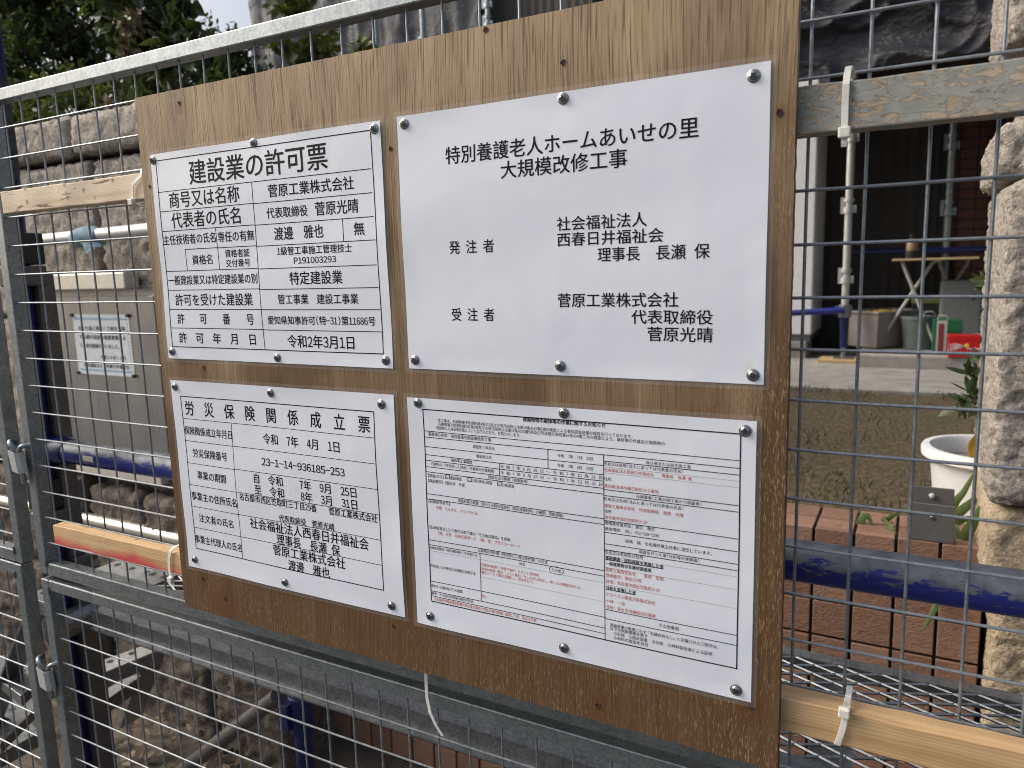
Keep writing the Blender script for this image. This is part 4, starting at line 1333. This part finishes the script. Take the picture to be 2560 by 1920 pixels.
bm_.grid(bfront, NX, NZ, False)
n0 = len(bm_.v)
ringi = list(range(NX + 1)) + [j * (NX + 1) + NX for j in range(1, NZ + 1)] + [NZ * (NX + 1) + i for i in range(NX - 1, -1, -1)] + [j * (NX + 1) for j in range(NZ - 1, 0, -1)]
back = [(bm_.v[i][0], .0119, bm_.v[i][2]) for i in ringi]
bm_.v += back
m_ = len(ringi)
for k in range(m_):
    bm_.f.append((ringi[k], n0 + k, n0 + (k + 1) % m_, ringi[(k + 1) % m_]))
    bm_.s.append(False)
bm_.f.append(tuple(n0 + k for k in range(m_)))
bm_.s.append(False)
bm_.build('panel', M['ply'], board)
RX90 = Matrix.Rotation(R(90), 3, 'X')
for (x, z) in ((-.3724, .3583), (-.4524, .251), (-.0121, .2618), (-.3715, -.0133), (-.4175, -.3489), (-.3706, -.3723), (-.0468, -.3478), (.2436, -.3835), (.4143, -.3381), (.428, .2505), (.2128, .3255), (.1229, .3725)):
    hm = MB()
    pts = []
    for k in range(14):
        a = 2 * math.pi * k / 14
        r = .0026 * (1 + .35 * rnd.uniform(-1, 1))
        pts.append((x + r * math.cos(a), -.0007, z + r * 1.25 * math.sin(a)))
    hm.add([(x, -.0002, z)] + pts, [(0, k + 1, (k + 1) % 14 + 1) for k in range(14)])
    hm.build('screw_hole', M['hole'], board)

SHEETS = {'TL': (-.4439, -.0012, 'laminated licence notice with a ruled table headed in large characters, upper left on the board', 1.3),
          'BL': (-.4458, -.3310, 'laminated insurance notice with a ruled table, lower left on the board', 2.9),
          'TR': (0.0, 0.0, 'laminated sheet with large black writing and no table, upper right on the board', 4.1),
          'BR': (-.0054, -.3327, 'laminated notice densely printed in small black and red writing, lower right on the board', 6.7)}
SW, SH = .4195, .2965
SCREW_PROF = [(.0062, 0), (.0061, .0007), (.0052, .0012), (.0048, .0012), (.0043, .0020), (.0030, .0029), (.0015, .0032), (0, .0033)]


def make_sheet(key):
    ox, oz, label, seed = SHEETS[key]
    t = thing('notice', (ox + SW / 2, 0, oz + SH / 2), label, 'notice', 'laminated notices screwed to the board')

    def lift(x, z):
        u, v = x / SW, z / SH
        w = .0010 + .0006 * math.sin(9 * u + 5 * v + seed) + .0005 * math.sin(4 * u - 11 * v + 2 * seed)
        edge = max(abs(u - .5) - .46, abs(v - .5) - .46, 0) / .04
        return w + .0007 * min(edge, 1.3) * (.5 + .5 * math.sin(14 * u + 9 * v + seed))

    def surf(k):
        return lambda x, z: (ox + x, -.0006 - lift(x, z) - k, oz + z)
    s0, s1, s2 = surf(0), surf(.00022), surf(.00030)
    MB().grid(lambda u, v: s0(u * SW, v * SH), 84, 60).build('paper', M['paper'], t, sharp=180)
    fb = MB()                                    # the clear rim of the laminate
    e = .0052
    for (a, b, c, d) in ((-e, 0, -e, SH + e), (SW, SW + e, -e, SH + e), (0, SW, -e, 0), (0, SW, SH, SH + e)):
        fb.grid(lambda u, v: s0(a + (b - a) * u, c + (d - c) * v), max(1, int((b - a) / .006)), max(1, int((d - c) / .006)))
    fb.build('laminate_rim', M['film'], t, sharp=180)
    black, red, lines, thin = MB(), MB(), MB(), MB()
    for (txt, x0, x1, zm, h, c, bd) in SHEET_TEXT[key]:
        write(red if c else black, txt, x0, x1, zm, h, s2, bd)
    for (xa, za, xb, zb, w) in SHEET_LINES[key]:
        rule(thin if w < .5 else lines, xa, za, xb, zb, .0007 * w if w < .5 else .00095 * w, s1)
    if key == 'BR':                              # ring drawn round one word
        n = 40
        vs = []
        for k in range(n):
            a = 2 * math.pi * k / n
            for q in (1, .93):
                vs.append(s1(.1999 + .0094 * q * math.cos(a), .1052 + .0047 * q * math.sin(a)))
        lines.add(vs, [(2 * k, 2 * ((k + 1) % n), 2 * ((k + 1) % n) + 1, 2 * k + 1) for k in range(n)])
    black.build('printed_text', M['ink'], t)
    if lines.v:
        lines.build('ruled_lines', M['ink'], t)
    if thin.v:
        thin.build('thin_rules', M['gray'], t)
    if red.v:
        red.build('red_text', M['red'], t)
    for (x, z) in SHEET_SCREWS[key]:
        c = (ox + x, -.0008 - lift(x, z), oz + z)
        so = MB().lathe(SCREW_PROF, c, 22, RX90).build('screw', M['screw'], t)
        a = rnd.uniform(0, 1.57)
        cross = MB()
        for q in (0, 1.5708):
            Mx = Matrix.Translation((c[0], c[1] - .00335, c[2])) @ Matrix.Rotation(a + q, 4, 'Y')
            cross.box(-.0029, .0029, -.0005 - q * .0001, .0012, -.0010, .0010, Mx)
        co = cross.build('cross_recess', M['recess'])
        co.data.transform(Matrix.Translation(-Vector(t.location)))
        co.parent = so
    return t


for key in ('TR', 'BR', 'TL', 'BL'):
    make_sheet(key)

# the faded notice on the cabinet door
nt = thing('cabinet_notice', (-2.19, 1.02, -.125), 'small faded printed notice with blue bands stuck on the steel cabinet', 'notice')


def nsurf(k):
    return lambda x, z: (-2.362 + x, 1.0205 - k, -.242 + z)


MB().grid(lambda u, v: nsurf(0)(u * .345, v * .234), 10, 8).build('paper', M['noticepaper'], nt)
nb = MB()
rule(nb, .012, .216, .333, .216, .007, nsurf(.0006))
rule(nb, .012, .018, .333, .018, .007, nsurf(.0006))
for k in range(13):
    rule(nb, .330, .035 + k * .0135, .330, .041 + k * .0135, .006, nsurf(.0006))
nb.build('blue_band', M['bandblue'], nt)
nx = MB()
for (txt, a, b, z, h) in (('あいち森と緑づくり税を活用', .03, .315, .180, .017), ('する緑の街並み推進事業によ', .03, .315, .146, .017), ('り、緑化整備を行いました。', .03, .27, .112, .017), ('平成２６年１２月', .15, .30, .070, .015), ('社会福祉法人　西春日井福祉会', .04, .318, .036, .016)):
    write(nx, txt, a, b, z, h, nsurf(.0008))
nx.build('printed_text', M['ink'], nt)
cc = MB()
for (x, z) in ((.002, .230), (.343, .230), (.002, .004), (.343, .004)):
    cc.box(-2.362 + x - .006, -2.362 + x + .006, 1.012, 1.0195, -.242 + z - .006, -.242 + z + .006)
cc.build('corner_magnet', M['dark'], nt)
bpy.data.objects.remove(_to)

# ---------------------------------------------------------------- battens
def batten(x0, x1, z0, z1, y0, y1, mat, label, seed, tilt=0.0):
    mb = MB()
    n = 90

    def ring(u):
        x = x0 + (x1 - x0) * u
        j = lambda k: .0011 * noise.noise(Vector((x * 26, k * 7.7 + seed, 0)))
        dz = tilt * (x - x0)
        return [(x, y0 + j(1), z0 + dz + j(2)), (x, y1 + j(3), z0 + dz + j(4)), (x, y1 + j(5), z1 + dz + j(6)), (x, y0 + j(7), z1 + dz + j(8))]
    vs = [p for i in range(n + 1) for p in ring(i / n)]
    fs = [(0, 1, 2, 3), tuple(n * 4 + k for k in (3, 2, 1, 0))]
    for i in range(n):
        for k in range(4):
            fs.append((i * 4 + k, (i + 1) * 4 + k, (i + 1) * 4 + (k + 1) % 4, i * 4 + (k + 1) % 4))
    mb.add(vs, fs)
    o = mb.build('batten', mat, bevel=.0014)
    me = o.data
    c = Vector(((x0), (y0 + y1) / 2, (z0 + z1) / 2))
    me.transform(Matrix.Translation(-c))
    o.location = c
    return tag(o, label, 'batten', 'wooden battens tied to the fence behind the board')


batten(-.865, -.05, .2375, .2745, .0122, .042, M['bcrack'], 'pale cracked weathered batten left of the board above the steel cabinet', 1)
batten(.05, .95, .2318, .2735, .0122, .042, M['bflake'], 'batten with flaking grey green paint right of the board', 2)
batten(-.834, -.10, -.3595, -.3235, .0122, .034, M['bred'], 'orange pine batten sprayed red along its lower edge', 3)
batten(.10, .98, -.3645, -.3272, .0122, .040, M['bnew'], 'clean golden pine batten at lower right with one knot', 4)


# ---------------------------------------------------------------- cable ties
def ribbon(mb, pts, w, th=.0012, wd=Vector((1, 0, 0))):
    pts = [Vector(p) for p in pts]
    vs = []
    for i, p in enumerate(pts):
        d = (pts[min(i + 1, len(pts) - 1)] - pts[max(i - 1, 0)]).normalized()
        s = (wd - d * wd.dot(d)).normalized() * w / 2
        n = d.cross(s).normalized() * th / 2
        vs += [p - s - n, p + s - n, p + s + n, p - s + n]
    m = len(pts)
    fs = [(3, 2, 1, 0), tuple((m - 1) * 4 + k for k in range(4))]
    for i in range(m - 1):
        for k in range(4):
            fs.append((i * 4 + k, i * 4 + (k + 1) % 4, i * 4 + 4 + (k + 1) % 4, i * 4 + 4 + k))
    mb.add(vs, fs)


def arc(a, b, bulge, n=8):
    a, b = Vector(a), Vector(b)
    return [a.lerp(b, i / n) + Vector(bulge) * math.sin(math.pi * i / n) for i in range(n + 1)]


def cable_tie(loc, label, strap, head, w=.0058, tail=None):
    t = thing('cable_tie', loc, label, 'cable tie', 'white cable ties holding the battens to the mesh')
    mb = MB()
    ribbon(mb, strap, w)
    mb.build('strap', M['tie'], t, bevel=.0003)
    if head:
        h = MB()
        h.box(head[0] - .0052, head[0] + .0052, head[1] - .0062, head[1] + .001, head[2] - .0048, head[2] + .0048)
        h.build('head', M['tie'], t, bevel=.0013)
    if tail:
        mb = MB()
        ribbon(mb, tail, w * .9)
        mb.build('tail', M['tie'], t)
    return t


cable_tie((.4818, .0105, .25), 'cable tie with its head below the flaking painted batten at upper right',
          [(.483, .052, .283)] + arc((.483, .050, .285), (.4818, .0088, .270), (0, -.006, .010)) + [(.4816, .0092, .254), (.4818, .0092, .236), (.482, .0094, .226)], (.4821, .0098, .2285),
          tail=[(.4821, .0085, .2245), (.4822, .0080, .2195), (.4822, .0090, .2165)])
cable_tie((.50, .0105, -.34), 'cable tie with its head near the top of the clean golden batten',
          [(.504, .048, -.318), (.5035, .020, -.318), (.503, .0095, -.3265), (.5015, .009, -.340), (.499, .009, -.352), (.4965, .0095, -.3625), (.496, .016, -.3670), (.496, .046, -.3655)], (.5017, .0088, -.3245),
          tail=[(.5022, .0082, -.3195), (.5040, .0050, -.3120), (.5050, .0050, -.3055)])
cable_tie((-.505, .0105, .25), 'yellowed cable tie looped round the cracked batten beside the board',
          arc((-.468, .046, .284), (-.482, .009, .2700), (-.008, -.006, .010)) + [(-.5035, .0085, .258), (-.5065, .0085, .245), (-.5065, .0086, .2345)], (-.5065, .0090, .2330),
          tail=[(-.504, .0095, .2300), (-.494, .0120, .2275), (-.480, .0180, .2262)])
cable_tie((-.505, .0105, -.34), 'cable tie looped round the red sprayed batten beside the board',
          arc((-.470, .046, -.315), (-.503, .0095, -.3215), (-.008, -.008, .006)) + [(-.5070, .0086, -.332), (-.5090, .0086, -.346), (-.5090, .0088, -.3590), (-.5068, .0092, -.3650)], (-.5062, .0098, -.3685),
          tail=[(-.5058, .010, -.374), (-.5055, .011, -.379)])
cable_tie((-.021, .03, -.44), 'long loose cable tie tail hanging below the bottom edge of the board',
          [(-.0218, .034, -.395), (-.0216, .032, -.425), (-.0205, .030, -.445), (-.0195, .029, -.4600), (-.0140, .027, -.4790), (-.0060, .028, -.4960), (.0022, .031, -.5115)], None, w=.0052)

# ---------------------------------------------------------------- mesh fence panels
FY = .045
TS = .0245           # frame tube


def wire_pts(a, b, n, seed, amp=.0005):
    a, b = Vector(a), Vector(b)
    out = []
    for i in range(n + 1):
        p = a.lerp(b, i / n)
        k = noise.noise_vector(Vector((i * .45, seed * 3.1, 0))) * amp
        out.append(p + k)
    return out


def panel(label, x0, x1, z0, z1, xs, zs, y=FY, top_h=.0205, wr=.00165):
    t = thing('mesh_panel', ((x0 + x1) / 2, y, z0), label, 'mesh panel', 'galvanised mesh fence panels')
    MB().box(x0 + TS, x1 - TS, y, y + TS, z1 - top_h, z1).build('top_rail', M['galv'], t, bevel=.0018)
    MB().box(x0 + TS, x1 - TS, y, y + TS, z0, z0 + TS).build('bottom_rail', M['galv'], t, bevel=.0018)
    MB().box(x0, x0 + TS, y - .0006, y + TS + .0006, z0, z1).build('stile', M['galv'], t, bevel=.0018)
    MB().box(x1 - TS, x1, y - .0006, y + TS + .0006, z0, z1).build('stile', M['galv'], t, bevel=.0018)
    w = MB()
    yy = y + .007
    for i, x in enumerate(xs):
        if x0 + TS < x < x1 - TS:
            w.tube(wire_pts((x, yy + 2 * wr, z0 + TS * .5), (x, yy + 2 * wr, z1 - top_h * .5), 18, i + z0), wr, 8)
    for j, z in enumerate(zs):
        if z0 + TS < z < z1 - top_h:
            w.tube(wire_pts((x0 + TS * .5, yy, z), (x1 - TS * .5, yy, z), 40, j + 50 + z0), wr, 8)
    w.build('wire_mesh', M['wire'], t)
    wl_ = MB()
    for cx, cz in ((x0 + TS, z0 + TS), (x1 - TS, z0 + TS), (x0 + TS, z1 - top_h), (x1 - TS, z1 - top_h)):
        wl_.tube([(cx, y - .0012, cz - .008), (cx + .001, y - .0016, cz), (cx, y - .0012, cz + .008)], [.0012, .0026, .0014], 8)
    wl_.build('weld_bead', M['plank'], t)
    return t


XS = [.4470 - .05117 * i for i in range(-11, 28)]
ZU = [.1837 + .0513 * j for j in range(6)] + [.1837 - .0513 * j for j in range(1, 13)]
ZL = [-.6285 - .0519 * j for j in range(0, 19)] + [-.6285 + .0519 * j for j in range(1, 3)]
# wires lie 7 mm behind the face of the frame: move the measured crossings out along the view rays
def out_x(x, d): return .5482 + (x - .5482) * (.7433 + FY + d) / (.7433 + FY)
def out_z(z, d): return .1167 + (z - .1167) * (.7433 + FY + d) / (.7433 + FY)
XS = [out_x(x, .009) for x in XS]
ZU = [out_z(z, .007) for z in ZU]
ZL = [out_z(z, .007) for z in ZL]
XL = [x - 1.958 for x in XS]
panel('upper mesh fence panel on which the board is mounted', -.9555, .975, -.4500, .4555, XS, ZU)
panel('lower mesh fence panel below the board', -.9530, .977, -1.50, -.4600, XS, ZL, y=FY - .0025, top_h=.0215)
panel('upper mesh fence panel at the left edge, next to the board panel', -2.95, -1.0165, -.4420, .4560, [x for x in XL if x < -1.04], [z - .002 for z in ZU], y=FY + .001)
panel('lower mesh fence panel at the left edge, below the other left panel', -2.95, -1.0215, -1.50, -.4455, [x for x in XL if x < -1.045], [z + .008 for z in ZL], y=FY - .001, top_h=.024)


def latch(zt, x0, x1, label, dx):
    t = thing('drop_latch', ((x0 + x1) / 2, .03, zt), label, 'latch', 'drop latches joining the left panels to the main panels')
    n = 8
    mb = MB()
    vs = []
    for z, xo in ((zt, 0), (zt - .039, dx)):           # a flattened sleeve, open at the top
        for (x, y) in ((x0, .034), (x0 + .006, .027), (x1 - .006, .025), (x1, .030), (x1, .038), (x0, .042)):
            vs.append((x + xo, y, z - (.002 if x > (x0 + x1) / 2 else 0)))
    mb.add(vs, [(i, (i + 1) % 6, 6 + (i + 1) % 6, 6 + i) for i in range(6)] + [tuple(range(6, 12))])
    o = mb.build('sleeve', M['pole'], t)
    s = o.modifiers.new('thickness', 'SOLIDIFY')
    s.thickness = .0016
    MB().tube(arc((x0 - .012, .050, zt + .010), (x0 + .022, .034, zt - .004), (.004, -.012, .012)), .0052, 10).build('hook', M['galv'], t)
    MB().tube(arc((x1 + .012, .050, zt + .006), (x1 - .008, .034, zt - .004), (0, -.006, .008)), .0045, 10).build('hook', M['galv'], t)
    MB().tube([(x0 + .026, .036, zt - .039), (x0 + .029, .036, zt - .066)], .0045, 10).build('pin', M['galv'], t)


latch(-.2000, -.9830, -.9480, 'scuffed latch between the two upper panels, level with the blue scaffold pipe', .006)
latch(-.6480, -.9840, -.9460, 'pitted grey latch between the two lower panels', .004)

# ---------------------------------------------------------------- scaffolding just behind the fence
sp = thing('scaffold_pipe', (.1, .15, -.231), 'thick worn blue scaffold pipe running behind the fence at knee height', 'pipe')
MB().tube([(-1.07, .15, -.231), (-.4, .15, -.2312), (.4, .15, -.2305), (1.3, .15, -.2298)], .0246, 40).build('tube', M['blue'], sp)
MB().tube([(-1.085, .15, -.231), (-1.0, .15, -.231), (-.985, .15, -.231)], [.0300, .0300, .0262], 28).build('collar', M['bluepaint'], sp)
stk = MB()
stk.grid(lambda u, v: (-.905 + .034 * u - .006 * v, .15 - .0252 * math.cos(R(-8) + R(62) * v), -.231 + .0252 * math.sin(R(-14) + R(62) * v)), 8, 8)
stk.build('sticker', m_plain('yellowed_sticker', (.58, .55, .42), .5), sp)

po = thing('scaffold_post', (-1.062, .132, GZ), 'dark blue scaffold post wrapped in grey tape behind the left stile', 'post')
MB().tube([(-1.064, .132, GZ), (-1.064, .132, 1.0)], .0243, 24).build('tube', M['bluepaint'], po)
tp = MB()
tp.grid(lambda u, v: (-1.064 + (.0256 + .0012 * noise.noise(Vector((u * 9, v * 14, 1)))) * math.cos(R(-42) + R(150) * u), .132 + (.0256 + .0012 * noise.noise(Vector((u * 9, v * 14, 4)))) * math.sin(R(-42) + R(150) * u),
                      .30 + .21 * v + .05 * u * (1 - v) + .004 * noise.noise(Vector((u * 20, 3, v * 2)))), 24, 40)
tp.build('tape', M['ducttape'], po)
MB().box(-1.060, -1.018, .150, .190, GZ, -.47).build('steel_channel', M['dirtysteel'], po, bevel=.003)
MB().box(-1.055, -1.030, .150, .185, -.47, .14).build('steel_channel', M['dirtysteel'], po, bevel=.003)
for z in (.165, -.345):
    c = MB()
    c.box(-1.085, -1.034, .105, .175, z - .012, z + .052)
    c.build('wedge_clamp', M['dark'], po, bevel=.004)
    MB().box(-1.075, -1.026, .100, .170, z - .055, z - .014).build('wedge_bracket', M['dirtysteel'], po, bevel=.004)

rp = thing('scaffold_post', (-.85, .60, GZ), 'blue scaffold post under the walkway with a brace pipe clamped to it', 'post')
MB().tube([(-.852, .60, GZ), (-.852, .60, -.60)], .0243, 24).build('tube', M['bluepaint'], rp)
c = MB()
c.tube([(-.852, .60, -1.09), (-.852, .60, -.985)], .034, 18)
c.box(-.895, -.86, .555, .60, -1.07, -1.0)
c.build('clamp', M['bluepaint'], rp, bevel=.002)
o = MB().tube([(-1.42, .52, -1.42), (-.90, .565, -.985)], .0215, 24).build('brace_pipe', M['dirtysteel'])
tag(o, 'dark grey brace pipe sloping up to the blue post under the walkway', 'pipe')
o = MB().tube([(-1.02, .08, -.605), (-1.02, .85, -.605)], .0300, 24).build('cross_pipe', M['plank'])
tag(o, 'thick grey cross pipe under the left end of the walkway', 'pipe')
o = MB().tube([(-2.62, .95, .270), (-1.2, .95, .290)], .0243, 24).build('scaffold_pipe', M['pole'])
tag(o, 'silver scaffold pipe with a blue rag, in front of the granite blocks', 'pipe')
rg = MB()
rg.tube([(-2.17 + .15 * k / 9, .95, .2765 - .006 * math.sin(k)) for k in range(10)], [.027, .032, .034, .031, .036, .033, .035, .031, .033, .026], 14)
rg.grid(lambda u, v: (-2.10 + .09 * u + .02 * v, .925 - .008 * math.sin(4 * u), .255 - .045 * v * (1 - .6 * u)), 8, 6)
for i, p in enumerate(rg.v):
    k = noise.noise_vector(Vector(p) * 45) * .007
    rg.v[i] = (p[0] + k.x, p[1] + k.y, p[2] + k.z)
tag(rg.build('rag', M['bluecloth'], sharp=180), 'pale blue rag knotted round the silver pipe', 'rag')
o = MB().tube([(-3.8, 1.0, -.835), (-1.2, 1.0, -.838)], .0243, 24).build('scaffold_pipe', m_plain('pale_shiny_pipe', (.68, .65, .58), .25, .6))
tag(o, 'pale shiny pipe running low in front of the brown field stones', 'pipe')

# walkway deck
wk = thing('walkway_deck', (.1, .33, -.575), 'galvanised scaffold walkway with expanded metal top behind the fence', 'walkway')
DX0, DX1, DY0, DY1, DZ = -.900, 1.35, .105, .548, -.547
fr_ = MB()
for y, s in ((DY0, 1), (DY1, -1)):
    fr_.box(DX0, DX1, y, y + .0035 * s, DZ - .034, DZ + .002) if s > 0 else fr_.box(DX0, DX1, y - .0035, y, DZ - .034, DZ + .002)
    fr_.box(DX0, DX1, min(y + .0036 * s, y + .026 * s), max(y + .0036 * s, y + .026 * s), DZ - .0005, DZ + .0022)
    fr_.box(DX0, DX1, min(y - .010 * s, y - .0002 * s), max(y - .010 * s, y - .0002 * s), DZ - .034, DZ - .031)
fr_.box(DX0 - .003, DX0, DY0, DY1, DZ - .034, DZ + .002)
fr_.build('side_frame', M['plank'], wk)
em = MB()
LWD, SWD = .066, .029
rows = int((DY1 - DY0 - .05) / (SWD / 2))
nseg = int((DX1 - DX0) / (LWD / 2))
for r_ in range(rows):
    yb = DY0 + .027 + r_ * SWD / 2
    pts = []
    for k in range(nseg + 1):
        x = DX0 + .004 + k * LWD / 2
        ysg = yb + (SWD / 2 if (k + r_) % 2 else 0)
        pts.append((x, ysg))
    for (xa, ya), (xb, yb2) in zip(pts[:-1], pts[1:]):
        em.bar((xa, ya, DZ - .0015), (xb, yb2, DZ - .0015), .0030, .0046, (0, -.6, .8))
em.build('expanded_metal', M['plank'], wk)
for k in range(8):
    x = DX0 + .15 + k * .30
    cb = MB()
    cb.grid(lambda u, v, x=x: (x - .03 + .06 * v + .02 * math.sin(u * 3.1), DY0 + .03 + (DY1 - DY0 - .06) * u, DZ - .016 - .006 * math.sin(math.pi * v)), 12, 4)
    cb.build('cross_bar', M['plank'], wk)
def holed_plate(root, x0, x1, y0, y1, z, nx_, ny_, name):
    MB().box(x0, x1, y0, y1, z - .004, z).box(x0, x1, y0, y0 + .003, z - .035, z - .0041).build(name, M['plank'], root, bevel=.001)
    for i in range(nx_):
        for j in range(ny_):
            MB().lathe([(0, 0), (.0085, 0)], (x0 + (x1 - x0) * (i + .5) / nx_, y0 + (y1 - y0) * (j + .5) / ny_, z + .0008), 12).build('drain_hole', M['recess'], root)


holed_plate(wk, -.985, -.906, .20, .50, -.549, 2, 5, 'end_plate')
plk = thing('steel_plank', (-1.1, .35, -.62), 'perforated galvanised plank beyond the left end of the walkway', 'plank')
holed_plate(plk, -1.30, -1.06, .18, .56, -.62, 4, 6, 'plate')

st = thing('scaffold_stair', (-1.62, .45, GZ), 'galvanised scaffold stair with perforated treads behind the left panels', 'stair')
def tread(poly, z, th=.045, holes=()):
    tr = MB().prism(poly, z - th, z).build('tread', M['plank'], st, bevel=.0015)
    for (x, y) in holes:
        ho = MB().lathe([(0, 0), (.010, 0)], (x, y, z + .0010), 12).build('drain_hole', M['recess'])
        ho.data.transform(Matrix.Translation(-Vector(st.location)))
        ho.parent = tr


tread([(-1.552, .461), (-1.477, .419), (-1.440, .618), (-1.501, .650)], -1.0, holes=((-1.515, .50), (-1.50, .56), (-1.485, .61)))
tread([(-1.629, .480), (-1.569, .451), (-1.611, .652), (-1.659, .662)], -1.15)
tread([(-1.800, .290), (-1.603, .246), (-1.471, .228), (-1.515, .315), (-1.669, .390)], -.95, .03, ((-1.60, .30), (-1.57, .33), (-1.64, .33), (-1.61, .355), (-1.54, .30)))
tread([(-1.86, .25), (-1.595, .221), (-1.694, .383), (-1.796, .429)], -1.12, .03, ((-1.70, .29), (-1.74, .33)))
tread([(-1.90, .25), (-1.768, .295), (-1.771, .412), (-1.90, .44)], -1.25)

MB().bar((-1.44, .83, -.62), (-1.98, .83, -1.52), .006, .09, (0, 1, 0)).build('stringer', M['plank'], st)
MB().bar((-1.44, .27, -.74), (-1.98, .27, -1.45), .006, .06, (0, 1, 0)).build('stringer', M['plank'], st)
